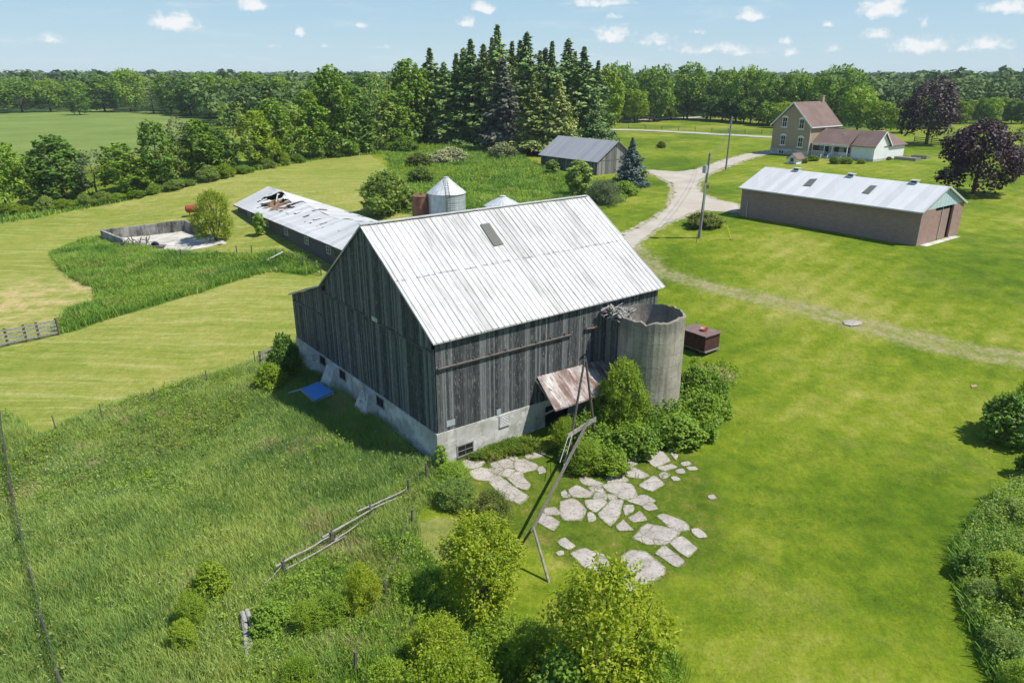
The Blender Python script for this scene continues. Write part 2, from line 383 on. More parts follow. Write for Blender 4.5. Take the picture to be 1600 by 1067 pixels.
def misc_mats():
    n = NT('shingle'); c = n.coord()
    a = n.noise(n.mapv(c, (1, 1, 4)), 5, 4, .7); b = n.noise(c, .5, 4, .6)
    sx = n.node('ShaderNodeSeparateXYZ'); n.l.new(c, sx.inputs[0])
    row = n.math('FRACT', n.math('MULTIPLY', sx.outputs[2], 5.5))
    col = n.ramp(n.math('ADD', n.math('MULTIPLY', a, .55), n.math('MULTIPLY', b, .45)), [(.3, (.115, .078, .066)), (.5, (.175, .122, .104)), (.72, (.24, .175, .152))])
    col = n.mix(n.math('MULTIPLY', n.step(row, .84, .98), .35), col, (.08, .05, .045))
    M['shingle'] = n.pbr(col, .9, 0, None, .2)
    n = NT('siding'); c = n.coord()
    sx = n.node('ShaderNodeSeparateXYZ'); n.l.new(c, sx.inputs[0])
    fr = n.math('FRACT', n.math('MULTIPLY', sx.outputs[2], 4.0))
    col = n.mix(n.step(fr, .9, 1.0), n.ramp(n.noise(c, 1.2, 4), [(.3, (.70, .71, .71)), (.7, (.80, .80, .79))]), (.42, .43, .45))
    M['siding'] = n.pbr(col, .55, 0, n.bump(fr, .35, .03), .3)
    n = NT('blue_siding'); c = n.coord()
    sx = n.node('ShaderNodeSeparateXYZ'); n.l.new(c, sx.inputs[0])
    w = n.math('ABSOLUTE', n.math('SUBTRACT', n.math('FRACT', n.math('MULTIPLY', sx.outputs[0], 1.6)), .5))
    col = n.mix(n.step(w, .42, .5), n.ramp(n.noise(n.mapv(c, (3, 3, .3)), 1.5, 4), [(.3, (.36, .47, .50)), (.7, (.50, .60, .61))]), (.25, .33, .36))
    M['blue_siding'] = n.pbr(col, .6, 0, None, .3)
    n = NT('rust_sheet'); c = n.coord()
    a = n.noise(n.mapv(c, (4.5, .5, .5)), 1.3, 6, .7); b = n.noise(n.mapv(c, (1.2, .5, .5)), .9, 5, .6)
    d = n.noise(n.mapv(c, (5, 1.2, 1.2)), 1.5, 6, .75)
    col = n.ramp(n.math('ADD', n.math('MULTIPLY', a, .45), n.math('MULTIPLY', b, .55)), [(.36, (.085, .048, .04)), (.46, (.17, .11, .095)), (.54, (.33, .29, .265)), (.62, (.50, .47, .445)), (.72, (.36, .20, .09))])
    col = n.mix(n.step(d, .52, .62), col, (.12, .07, .058))
    M['rust_sheet'] = n.pbr(col, .7, 0, n.bump(a, .3, .02), .3)
    plain('rust', (.24, .105, .062), (.11, .052, .038), 1.1, .85, 0, .2, stretch=(2, 2, .5))
    plain('rust_rail', (.17, .14, .125), (.095, .078, .07), 3, .85)
    plain('shade_black', (.012, .012, .012), (.006, .006, .006), 1, .9)  # near-black colour standing in for the shade inside openings and buildings
    plain('glass', (.03, .04, .045), (.015, .02, .025), 1, .12, 0, 0, .6)
    plain('white_trim', (.74, .75, .75), (.64, .65, .65), 2, .6)
    plain('grime_white', (.50, .50, .48), (.34, .34, .32), 2, .7)
    plain('dark_wall', (.125, .112, .106), (.078, .07, .067), 1.2, .85, 0, .2, stretch=(3, 3, .4))
    plain('skylight', (.14, .14, .115), (.085, .085, .07), 4, .4, 0, 0, .4, (8, 1, 1))
    plain('broken_wood', (.42, .28, .175), (.20, .12, .075), 3, .85)
    plain('new_wood', (.42, .29, .18), (.25, .16, .10), 2, .85)
    plain('wagon', (.095, .036, .032), (.05, .022, .02), 2.5, .7, 0, .1)
    plain('wagon_top', (.22, .145, .135), (.13, .085, .08), 2.5, .6)
    plain('black_iron', (.02, .02, .02), (.012, .012, .012), 3, .6)
    plain('blue_panel', (.03, .22, .55), (.025, .17, .45), 1.5, .4, 0, 0, .5)
    plain('orange', (.75, .33, .20), (.55, .22, .12), 6, .6)
    plain('yellow_paint', (.75, .62, .02), (.65, .5, .02), 3, .5)
    plain('steel_post', (.16, .15, .13), (.09, .08, .07), 3, .7)
    plain('wire', (.12, .115, .11), (.07, .07, .065), 3, .6)
    plain('bark', (.13, .105, .085), (.06, .048, .04), 3, .9, 0, .5, stretch=(3, 3, .6))
    plain('bark_grey', (.30, .29, .27), (.17, .16, .15), 3, .9, 0, .4, stretch=(3, 3, .6))
    plain('utility_wood', (.27, .25, .235), (.15, .14, .13), 2, .85, stretch=(5, 5, .4))
    plain('transformer', (.42, .46, .46), (.33, .37, .37), 2, .5)
    plain('red_tank', (.33, .055, .035), (.18, .04, .03), 2, .6)
    plain('soil', (.40, .29, .21), (.27, .19, .13), 2, .95, 0, .3)
    plain('asphalt_road', (.40, .385, .34), (.31, .30, .25), 1, .95)
    plain('log_grey', (.36, .345, .315), (.15, .142, .13), 2.5, .85, 0, .4, stretch=(4, 4, 1))
    plain('tin_vent', (.62, .63, .64), (.48, .49, .5), 3, .4, .2)
misc_mats()
# ------------------------------------------------------------------ numpy noise and polygon distances
def hash2(i, j, seed):
    n = (i.astype(np.int64) * 374761393 + j.astype(np.int64) * 668265263 + seed * 974711) & 0x7fffffff
    n = ((n ^ (n >> 13)) * 1274126177) & 0x7fffffff
    return ((n ^ (n >> 16)) & 0xffff) / 65535.
def vnoise(x, y, seed=0):
    i = np.floor(x); j = np.floor(y); u = x - i; v = y - j
    u = u * u * (3 - 2 * u); v = v * v * (3 - 2 * v)
    a = hash2(i, j, seed); b = hash2(i + 1, j, seed); c = hash2(i, j + 1, seed); d = hash2(i + 1, j + 1, seed)
    return a + (b - a) * u + (c - a) * v + (a - b - c + d) * u * v
def fbm(x, y, seed=0, o=4):
    s = 0; a = .5
    for k in range(o):
        s = s + a * vnoise(x, y, seed + k); x = x * 2.03; y = y * 2.03; a *= .5
    return s
def sdf(poly, x, y):
    "signed distance to a polygon, negative inside"
    p = np.asarray(poly, float)[:, :2]; n = len(p)
    d = np.full(x.shape, 1e18); ins = np.zeros(x.shape, bool)
    for i in range(n):
        a = p[i]; b = p[(i + 1) % n]; e = b - a
        wx = x - a[0]; wy = y - a[1]
        t = np.clip((wx * e[0] + wy * e[1]) / max(e @ e, 1e-9), 0, 1)
        d = np.minimum(d, (wx - e[0] * t) ** 2 + (wy - e[1] * t) ** 2)
        c = ((a[1] > y) != (b[1] > y))
        with np.errstate(divide='ignore', invalid='ignore'):
            ins ^= c & (x < (b[0] - a[0]) * (y - a[1]) / (b[1] - a[1]) + a[0])
    d = np.sqrt(d)
    return np.where(ins, -d, d)
def W(pts): return [tuple(G(*p)) for p in pts]

# ------------------------------------------------------------------ zones, traced on the ground
P_HAY = W([(-60, 345), (60, 340), (150, 320), (250, 298), (400, 262), (500, 244), (575, 240), (605, 262), (600, 300), (655, 335), (560, 420), (470, 528), (420, 556), (240, 614), (85, 668), (40, 700), (-30, 735), (-120, 760)])
P_WEED = W([(78, 398), (120, 380), (160, 370), (232, 392), (300, 398), (440, 398), (500, 420), (480, 432), (420, 422), (330, 452), (240, 478), (150, 504), (95, 522), (80, 515), (110, 490), (155, 470), (152, 452), (100, 425)])
P_MEAD = W([(3, 640), (60, 690), (88, 668), (240, 614), (420, 556), (462, 545), (520, 600), (680, 716), (690, 745), (725, 765), (660, 800), (650, 850), (640, 900), (560, 980), (500, 1110), (-160, 1140), (-60, 800)])
P_BRUSH = W([(600, 232), (640, 222), (700, 222), (800, 240), (850, 262), (900, 282), (1000, 290), (975, 315), (925, 335), (900, 350), (680, 350), (620, 330), (600, 300), (612, 262)])
P_DRIVE = W([(985, 392), (968, 388), (962, 372), (985, 360), (1020, 344), (1044, 322), (1054, 302), (1049, 287), (1030, 277), (1008, 269), (1012, 266), (1060, 269), (1090, 264), (1130, 250), (1170, 240), (1212, 234), (1212, 239), (1180, 246), (1140, 259), (1110, 271), (1095, 282), (1090, 292), (1097, 303), (1115, 311), (1154, 319), (1156, 333), (1120, 331), (1092, 329), (1060, 342), (1030, 357), (1005, 375)])
P_TRACK = W([(975, 375), (1000, 385), (1040, 420), (1110, 442), (1200, 462), (1300, 485), (1420, 515), (1520, 538), (1620, 555), (1700, 572), (2100, 655), (2100, 680), (1700, 590), (1600, 572), (1500, 556), (1400, 532), (1300, 505), (1200, 477), (1110, 455), (1030, 432), (985, 400)])
P_PATIO = W([(690, 705), (800, 690), (870, 690), (930, 730), (1060, 700), (1110, 740), (1130, 800), (1105, 860), (1020, 925), (950, 930), (870, 870), (830, 845), (790, 800), (700, 745)])
P_FARFIELD = W([(-120, 235), (-60, 178), (60, 173), (160, 172), (230, 175), (300, 186), (290, 230), (150, 260), (0, 270)])
P_DIRT = W([(1090, 570), (1130, 572), (1150, 590), (1120, 605), (1095, 595)])
P_RIGHT = W([(1650, 700), (1590, 745), (1545, 780), (1520, 820), (1500, 880), (1490, 930), (1510, 970), (1545, 1030), (1590, 1110), (1700, 1120)])
P_GROVE = W([(640, 216), (700, 205), (800, 200), (920, 205), (955, 235), (940, 250), (830, 244), (700, 225)])
P_LEFTDRY = W([(-80, 700), (0, 690), (15, 800), (50, 960), (75, 1080), (-160, 1140)])
P_MOWN = W([(640, 810), (720, 800), (740, 830), (700, 870), (660, 900), (640, 880)])

def build_ground():
    def axis(lo, hi, st, far0, far1):
        core = np.arange(lo, hi, st); out = [hi]; s = st
        while out[-1] < far1: s *= 1.16; out.append(out[-1] + s)
        inn = [lo]; s = st
        while inn[-1] > far0: s *= 1.16; inn.append(inn[-1] - s)
        return np.array(inn[:0:-1] + list(core) + out)
    xs = axis(-95, 75, .5, -5500, 5500); ys = axis(14, 165, .5, -200, 6000)
    X, Y = np.meshgrid(xs, ys); Zg = T(X, Y)
    nx, ny = len(xs), len(ys)
    wob = (fbm(X * .35, Y * .35, 3) - .5) * 2.2
    near = (np.hypot(X, Y) < 120)
    Zg = Zg + np.where(np.hypot(X, Y) < 200, (fbm(X * .12, Y * .12, 11) - .47) * .18, 0)
    att = {}
    def z(name, polys, soft=1.0, w=1.0):
        d = np.min([sdf(p, X, Y) for p in polys], axis=0) + wob * w
        att[name] = np.clip(.5 - d / (2 * soft), 0, 1)
    z('hay', [P_HAY], .8, .6); z('weed', [P_WEED, P_MEAD, P_BRUSH, P_RIGHT], .6, .6)
    z('patio', [P_PATIO], 2.0, 1.0); z('far', [P_FARFIELD], 4, 2); z('dirt', [P_DIRT], .7, .4)
    z('grove', [P_GROVE], 2., 1.5); z('dry', [P_LEFTDRY, P_MOWN], 1.2, 1)
    att['gravel'] = np.clip(.5 - (sdf(P_DRIVE, X, Y) - .3 + wob * .7) / 2.2, 0, 1)
    dt = sdf(P_TRACK, X, Y); att['track'] = np.clip(.55 - (dt - .1 + wob * .8) / 3.0, 0, 1)
    wid = -dt; att['rut'] = np.exp(-((wid - .35) / .35) ** 2)
    r = np.hypot(X, Y)
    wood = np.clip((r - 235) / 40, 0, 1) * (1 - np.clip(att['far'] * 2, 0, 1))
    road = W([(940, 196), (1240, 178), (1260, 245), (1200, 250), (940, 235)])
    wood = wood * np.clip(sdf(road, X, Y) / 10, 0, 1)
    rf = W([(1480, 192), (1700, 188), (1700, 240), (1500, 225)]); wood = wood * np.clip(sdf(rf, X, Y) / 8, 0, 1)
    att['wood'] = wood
    v = np.stack([X, Y, Zg], -1).reshape(-1, 3)
    idx = np.arange(nx * ny).reshape(ny, nx)
    q = np.stack([idx[:-1, :-1], idx[:-1, 1:], idx[1:, 1:], idx[1:, :-1]], -1).reshape(-1, 4)
    me = npmesh('ground', v, q, True, {k: a.ravel() for k, a in att.items()})
    n = NT('ground'); p = n.pos()
    f1 = n.noise(p, .055, 5, .62); f2 = n.noise(p, .5, 4, .65); f3 = n.noise(p, 6, 4, .75); f4 = n.noise(p, 1.7, 5, .75)
    blend = n.math('ADD', n.math('ADD', n.math('MULTIPLY', f1, .56), n.math('MULTIPLY', f2, .30)), n.math('MULTIPLY', f4, .16))
    lawn = n.ramp(blend, [(.40, (.062, .114, .005)), (.47, (.102, .158, .007)), (.535, (.15, .196, .011)), (.62, (.235, .245, .04))])
    # mowing passes follow the buildings
    mp = n.mapv(p, (1, 1, 1), (0, 0, -.76))
    mow = n.wave(mp, .15, 1.3, 3, .25, 'Y')
    lawn = n.mix(n.math('MULTIPLY', n.math('MULTIPLY', mow, n.step(f1, .35, .6)), .42), lawn, n.mix(1., lawn, (1.5, 1.3, 2.2), 'MULTIPLY'))
    dryp = n.step(n.noise(p, .13, 6, .75), .52, .68)
    lawn = n.mix(n.math('MULTIPLY', dryp, .38), lawn, (.21, .215, .045))
    fleck = n.math('MULTIPLY', n.step(n.noise(p, 3.2, 6, .85), .60, .68), .5)
    lawn = n.mix(fleck, lawn, (.27, .255, .075))
    deep = n.math('MULTIPLY', n.step(n.noise(p, 2.4, 6, .8), .46, .36), .4)
    lawn = n.mix(deep, lawn, (.045, .105, .006))
    hay = n.ramp(n.math('ADD', n.math('MULTIPLY', f1, .45), n.math('ADD', n.math('MULTIPLY', f2, .35), n.math('MULTIPLY', f4, .22))), [(.36, (.135, .182, .020)), (.48, (.20, .23, .036)), (.58, (.275, .268, .062)), (.70, (.39, .335, .135))])
    wv = n.node('ShaderNodeVectorMath', operation='ADD'); n.l.new(p, wv.inputs[0])
    wb = n.node('ShaderNodeVectorMath', operation='SCALE'); n.l.new(n.noise(p, .045, 3, .5, 0, 'Color'), wb.inputs[0]); wb.inputs['Scale'].default_value = 7; n.l.new(wb.outputs[0], wv.inputs[1])
    sw2 = n.noise(n.mapv(wv.outputs[0], (.055, 1.35, 1), (0, 0, -.30)), 1.0, 7, .78)
    sw3 = n.noise(n.mapv(wv.outputs[0], (.25, 2.4, 1), (0, 0, .25)), 1.0, 5, .7)
    hay = n.mix(n.math('MULTIPLY', n.step(sw2, .50, .62), .62), hay, (.36, .35, .13))
    hay = n.mix(n.math('MULTIPLY', n.step(sw2, .48, .36), .6), hay, (.125, .19, .024))
    hay = n.mix(n.math('MULTIPLY', n.step(sw3, .54, .68), .3), hay, (.40, .38, .17))
    hay = n.mix(n.math('MULTIPLY', n.step(f4, .48, .66), .5), hay, (.13, .18, .02))
    cent = G(60, 470)
    dv = n.node('ShaderNodeVectorMath', operation='DISTANCE'); n.l.new(p, dv.inputs[0]); dv.inputs[1].default_value = cent
    tan = n.math('MULTIPLY', n.step(dv.outputs['Value'], 15, 3), n.step(n.noise(p, .35, 5, .7), .4, .62))
    hay = n.mix(n.math('MULTIPLY', tan, .8), hay, (.46, .35, .17))
    weed = n.ramp(n.math('ADD', n.math('MULTIPLY', f2, .5), n.math('MULTIPLY', f3, .5)), [(.3, (.05, .105, .018)), (.55, (.10, .18, .03)), (.75, (.16, .24, .05))])
    patio = n.ramp(n.math('ADD', n.math('MULTIPLY', f2, .4), n.math('MULTIPLY', f4, .6)), [(.34, (.05, .085, .008)), (.5, (.088, .135, .010)), (.6, (.15, .155, .026)), (.72, (.30, .25, .14))])
    far = n.ramp(n.math('ADD', n.math('MULTIPLY', f1, .7), n.math('MULTIPLY', f2, .3)), [(.3, (.10, .165, .03)), (.7, (.20, .24, .065))])
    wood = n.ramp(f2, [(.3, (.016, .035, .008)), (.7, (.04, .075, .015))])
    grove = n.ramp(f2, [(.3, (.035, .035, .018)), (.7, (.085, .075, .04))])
    dry = n.ramp(n.math('ADD', n.math('MULTIPLY', f2, .5), n.math('MULTIPLY', f4, .5)), [(.3, (.12, .17, .03)), (.55, (.22, .225, .06)), (.75, (.36, .30, .14))])
    grav = n.ramp(f4, [(.3, (.26, .23, .13)), (.7, (.42, .37, .28))])
    track = n.ramp(n.math('ADD', n.math('MULTIPLY', f3, .5), n.math('MULTIPLY', f4, .5)), [(.36, (.125, .165, .02)), (.5, (.21, .215, .07)), (.66, (.36, .32, .20))])
    def lay(c, name, top, rag=.9):
        a = n.attr(name)
        k = n.step(n.math('ADD', a, n.math('MULTIPLY', n.math('SUBTRACT', f4, .5), rag)), .38, .62)
        return n.mix(k, c, top)
    c = lawn
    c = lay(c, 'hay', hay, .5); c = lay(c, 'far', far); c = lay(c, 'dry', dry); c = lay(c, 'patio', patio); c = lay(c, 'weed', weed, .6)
    c = lay(c, 'gravel', grav, 1.2)
    kt = n.step(n.math('ADD', n.attr('track'), n.math('MULTIPLY', n.math('SUBTRACT', f4, .5), 1.3)), .25, .95)
    c = n.mix(n.math('MULTIPLY', kt, .62), c, track)
    kr = n.math('MULTIPLY', n.attr('rut'), n.step(n.noise(p, .9, 5, .7), .38, .6))
    c = n.mix(n.math('MULTIPLY', kr, .85), c, (.33, .275, .17))
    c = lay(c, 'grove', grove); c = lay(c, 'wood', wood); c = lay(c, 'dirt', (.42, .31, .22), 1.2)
    grain = n.math('ADD', .12, n.math('MULTIPLY', n.math('ADD', n.noise(p, 6.5, 4, .8), n.noise(n.mapv(p, (1, .45, 1), (0, 0, -.76)), 2.6, 5, .8)), .88))
    c = n.mix(1., c, n.node('ShaderNodeCombineColor').outputs[0], 'MULTIPLY')
    cc = n.t.nodes[-2] if False else [x for x in n.n if x.bl_idname == 'ShaderNodeCombineColor'][0]
    for i in range(3): n.l.new(grain, cc.inputs[i])
    n.pbr(c, .95, 0, n.bump(n.math('ADD', f3, n.math('MULTIPLY', f4, .8)), .7, .12), .1)
    tag(put('ground', me, n.mat), kind='structure')
build_ground()

def sheet(name, poly, mat, cell, lift=.03, rag=.4, kind='structure', seed=1, zf=None):
    "a ragged sheet draped over the terrain"
    p = np.asarray(poly)[:, :2]; lo = p.min(0) - 1; hi = p.max(0) + 1
    xs = np.arange(lo[0], hi[0], cell); ys = np.arange(lo[1], hi[1], cell)
    X, Y = np.meshgrid(xs, ys)
    f = lambda x, y: sdf(poly, x, y) + (fbm(x * .9, y * .9, seed) - .47) * 2 * rag
    d = f(X, Y); h = cell * .5
    gx = (f(X + h, Y) - f(X - h, Y)) / (2 * h); gy = (f(X, Y + h) - f(X, Y - h)) / (2 * h)
    g2 = np.maximum(gx * gx + gy * gy, .2)
    sn = np.abs(d) < cell * .9
    X = np.where(sn, X - gx * d / g2, X); Y = np.where(sn, Y - gy * d / g2, Y)
    keep = (d < cell * .9)
    idx = np.arange(d.size).reshape(d.shape)
    q = np.stack([idx[:-1, :-1], idx[:-1, 1:], idx[1:, 1:], idx[1:, :-1]], -1).reshape(-1, 4)
    kq = keep.ravel()[q].all(1); q = q[kq]
    u, inv = np.unique(q, return_inverse=True)
    Zs = T(X, Y) + (fbm(X * .12, Y * .12, 11) - .47) * .18 + lift if zf is None else zf(X, Y)
    v = np.stack([X, Y, Zs], -1).reshape(-1, 3)[u]
    me = npmesh(name, v, inv.reshape(-1, 4), True, {'edge': np.minimum(d, 0).ravel()[u]})
    return tag(put(name, me, mat), kind=kind)
sheet('driveway', P_DRIVE, M['gravel'], .4, .035, .5)
sheet('road', W([(930, 193.5), (1000, 190), (1090, 184.8), (1110, 183), (1110, 182), (1090, 183), (1000, 187), (930, 190)]), M['asphalt_road'], 1.2, .12, .2)
sheet('farm_lane', W([(930, 202), (1000, 203), (1100, 208), (1225, 215), (1225, 217.5), (1100, 210.5), (1000, 205.3), (930, 204)]), M['asphalt_road'], .8, .1, .3)

# ------------------------------------------------------------------ leaves, crowns, trees
def leafcards(c, nrm, size, rng, asp=.6, fold=.12):
    "one folded leaf card for each centre: 4 vertices, a quad"
    k = len(c)
    nrm = nrm / np.maximum(np.linalg.norm(nrm, axis=1, keepdims=True), 1e-6)
    r = rng.normal(size=(k, 3)); t = r - nrm * np.sum(r * nrm, 1, keepdims=True)
    t /= np.maximum(np.linalg.norm(t, axis=1, keepdims=True), 1e-6); b = np.cross(nrm, t)
    L = (size * rng.uniform(.65, 1.35, k))[:, None] if np.isscalar(size) else (size * rng.uniform(.65, 1.35, k))[:, None]
    v = np.stack([c - t * L * .5, c + b * L * asp * .5 + nrm * L * fold, c + t * L * .5, c - b * L * asp * .5 + nrm * L * fold], 1)
    return v.reshape(-1, 3)
def quads(n): return np.arange(n * 4).reshape(-1, 4)

def crown_points(rng, w, h, z0, nl, per, top=.5, low=.25, lobe=(.26, .42), flat=1.0, pw=1.0, sprig=.0, sl=.32):
    "leaf places and directions on the skin of many lobes that fill a crown"
    C = []; N = []
    for i in range(nl):
        u = (i + .5) / nl; zz = low * -1 + (1 + low) * u
        zz = 2 * u - 1
        a = i * 2.39996 + rng.uniform(-.5, .5)
        prof = max(.05, 1 - abs((zz - (top * 2 - 1)) / (1.12 + (0 if zz > 0 else .25))) ** 2.0) ** (.5 * pw)
        rr = prof * rng.uniform(.35, .82)
        lr = rng.uniform(*lobe) * w * .5 * (.65 + .35 * prof)
        ctr = np.array([math.cos(a) * rr * w * .5, math.sin(a) * rr * w * .5, z0 + h * (.5 + .44 * zz)])
        k = int(per * rng.uniform(.7, 1.3) * (lr / (.34 * w * .5)) ** 1.6)
        d = rng.normal(size=(k, 3)); d /= np.linalg.norm(d, axis=1, keepdims=True)
        out = np.array([math.cos(a), math.sin(a), .5])
        keep = (d @ out) > rng.uniform(-.75, .2, k); d = d[keep]
        rad = lr * rng.uniform(.62, 1.10, len(d)) ** 1.0
        p = ctr + d * rad[:, None] * np.array([1, 1, .8 * flat])
        C.append(p); N.append(d * .75 + np.array([0, 0, .8]) + rng.normal(size=d.shape) * .42)
        for s_ in range(int(len(d) * sprig / 7)):
            q = d[rng.integers(len(d))]; dirv = q * .8 + np.array([0, 0, .55]) + rng.normal(size=3) * .25; dirv /= np.linalg.norm(dirv)
            L = lr * sl * rng.uniform(.6, 1.6) + .12; tt = np.linspace(0, 1, 8)[:, None]
            pp = ctr + q * lr * .9 * np.array([1, 1, .8]) + dirv * L * tt + rng.normal(size=(8, 3)) * (.05 * L + .02) * (1.3 - tt)
            C.append(pp); N.append(dirv * .2 + np.array([.2, -.1, .9]) + rng.normal(size=(8, 3)) * .6)
    return np.concatenate(C), np.concatenate(N)

def trunk_mesh(name, rng, h, r, limbs, w, z0, lean=.03):
    m = MB(); pts = [Vector((0, 0, -.4))]
    for i in range(1, 6): pts.append(Vector((rng.normal() * lean * h * .3, rng.normal() * lean * h * .3, h * .78 * i / 5)))
    m.tube(pts, [r * 1.25, r, r * .85, r * .65, r * .42, r * .15], 7)
    for k in range(limbs):
        t = rng.uniform(.28, .85); i = min(int(t * 5), 4); p = pts[i].lerp(pts[i + 1], t * 5 - i)
        a = k * 2.4 + rng.uniform(-.4, .4); L = w * .5 * rng.uniform(.6, .95) * (1.1 - t * .5)
        e = p + Vector((math.cos(a) * L, math.sin(a) * L, L * rng.uniform(.4, 1.0)))
        mid = p.lerp(e, .5) + Vector((0, 0, -.06 * L))
        m.tube([p, mid, e], [r * .42 * (1 - t * .5), r * .25 * (1 - t * .5), r * .06], 5)
    return m.mesh(name, True)

PROTO = {}
def proto_broad(key, seed, h, w, trunk, nl, per, leaf, r=.22, limbs=7, **kw):
    rng = np.random.default_rng(seed)
    c, nn = crown_points(rng, w, h - trunk, trunk, nl, per, **kw)
    v = leafcards(c, nn, leaf, rng, .72)
    me = npmesh('crown', v, quads(len(c)))
    PROTO[key] = (me, trunk_mesh('trunk', rng, h, r, limbs, w, trunk), h, w)
def proto_conifer(key, seed, h, w, z0, nw=26, nb=9, per=16, leaf=.5, r=.25, droop=.25, rag=.25, pw=.85):
    rng = np.random.default_rng(seed); C = []; N = []
    nbr = nw * nb
    for i in range(nbr):
        u = (i + rng.uniform(0, 1)) / nbr; u = u ** 1.25; z = z0 + (h - z0) * u
        R = w * .5 * ((1 - u) ** pw) * (1 - .6 * max(0, (u - .66) / .34)) * (1 + .18 * math.sin(u * 23 + seed) + rng.uniform(-rag, rag * .7)) + .10 + .25 * (1 - u)
        a = i * 2.39996 + rng.uniform(-.5, .5); L = R * rng.uniform(.55, 1.12)
        m = max(3, int(per * L / (w * .5) + 3))
        t = rng.uniform(.15, 1, m) ** .7
        side = rng.normal(size=m) * .13 * L * (1.15 - t * .7)
        dr = droop * (1 - 1.5 * u)
        dz = -dr * L * t ** 1.3 + .12 * L * np.maximum(t - .7, 0) * 3 + rng.normal(size=m) * .05 * L
        ca, sa = math.cos(a), math.sin(a)
        C.append(np.stack([ca * t * L - sa * side, sa * t * L + ca * side, z + dz], -1))
        N.append(np.stack([np.full(m, ca * .55), np.full(m, sa * .55), np.full(m, .75)], -1) + rng.normal(size=(m, 3)) * .4)
    C = np.concatenate(C); N = np.concatenate(N)
    v = leafcards(C, N, leaf, rng, .5, .1)
    m = MB(); m.tube([(0, 0, -.4), (0, 0, h * .5), (0, 0, h * .98)], [r, r * .6, r * .08], 7)
    for k in range(10):
        a = k * 2.4; z = z0 * (.35 + .06 * k); L = w * .22
        m.tube([(0, 0, z), (math.cos(a) * L, math.sin(a) * L, z - .1 * L)], [r * .16, r * .03], 4)
    PROTO[key] = (npmesh('crown', v, quads(len(C))), m.mesh('trunk', True), h, w)
def proto_bush(key, seed, h, w, nl, per, leaf, asp=.7, stems=7, up=.45, **kw):
    rng = np.random.default_rng(seed)
    c, nn = crown_points(rng, w, h, .02 * h, nl, per, top=kw.pop('top', .35), **kw)
    c[:, 2] = np.maximum(c[:, 2], .02 * h)
    v = leafcards(c, nn, leaf, rng, asp)
    m = MB()
    for k in range(stems):
        a = k * 2.4; L = w * .3
        m.tube([(0, 0, -.1), (math.cos(a) * L * .5, math.sin(a) * L * .5, h * .4), (math.cos(a) * L, math.sin(a) * L, h * .78)], [.035 * h / 2, .022 * h / 2, .006], 4)
    PROTO[key] = (npmesh('crown', v, quads(len(c))), m.mesh('stem', True), h, w)

for k, sd in (('round1', 1), ('round2', 2), ('round3', 3)):
    proto_broad(k, sd, 13, 10.5, 1.4, 46, 130, .62, top=.52, lobe=(.22, .40), sprig=.35)
for k, sd in (('tall1', 11), ('tall2', 12), ('tall3', 13)):
    proto_broad(k, sd, 15, 7.5, .8, 50, 115, .56, top=.42, lobe=(.24, .44), sprig=.4)
for k, sd in (('airy1', 21), ('airy2', 22)):
    proto_broad(k, sd, 13, 7.0, 1.5, 36, 62, .46, limbs=14, top=.5, lobe=(.18, .32), sprig=.6, r=.17)
proto_broad('big1', 31, 15, 13, 1.6, 64, 150, .60, top=.48, lobe=(.18, .32), sprig=.35, r=.32)
proto_broad('maple1', 32, 10, 10, 1.5, 64, 240, .38, top=.45, lobe=(.20, .32), r=.24)
proto_broad('maple2', 33, 10, 12, 1.3, 84, 330, .42, top=.42, lobe=(.18, .30), r=.26)
for k, sd, pw in (('spruce1', 41, .72), ('spruce2', 42, .58), ('spruce3', 43, .85)):
    proto_conifer(k, sd, 26, 9.5, 2.2, 36, 10, 24, .85, .3, .42, .38, pw)
proto_conifer('cedar', 44, 14, 7, .6, 34, 12, 24, .55, .2, -.15, .25, .8)
proto_conifer('blue', 45, 8, 5, .2, 28, 14, 28, .40, .14, .12, .18, .9)
proto_bush('bush1', 51, 2.6, 3.2, 52, 240, .155, lobe=(.20, .34), sprig=.8)
proto_bush('bush2', 52, 2.4, 3.4, 54, 230, .165, lobe=(.18, .32), sprig=.8)
proto_bush('fine1', 53, 3.4, 3.2, 80, 330, .095, .55, lobe=(.13, .26), top=.42, sprig=1.3, sl=.5)
proto_bush('fine2', 54, 3.0, 3.6, 84, 320, .095, .55, lobe=(.13, .26), top=.4, sprig=1.3, sl=.5)
proto_bush('sapling', 55, 3.2, 1.8, 34, 110, .22, stems=5, top=.45)

def plant(name, label, cat, proto, base, h, w, mats, group=None, part='trunk', rz=None, sink=0.):
    me, tr, H, Wd = PROTO[proto]
    t = thing(name, label, cat, (base[0], base[1], base[2] - sink), random.uniform(0, 6.28) if rz is None else rz, group)
    for nm, m, mt in (('crown', me, mats), (part, tr, 'bark')):
        if not m.materials: m.materials.append(M[mt])
        o = bpy.data.objects.new(nm, m); COL.objects.link(o); o.parent = t
        o.material_slots[0].link = 'OBJECT'; o.material_slots[0].material = M[mt]
        o.scale = (w / Wd, w / Wd, h / H)
    return t
def plant_px(name, label, cat, proto, px, py, ptop, pw, mats, group=None, part='trunk', hmax=99):
    b = G(px, py); dist = math.hypot(b.y, HC - b.z)
    h = min(max(zover(px, ptop, b) - b.z, .4), hmax)
    return plant(name, label, cat, proto, b, h, pw / F * dist, mats, group, part)

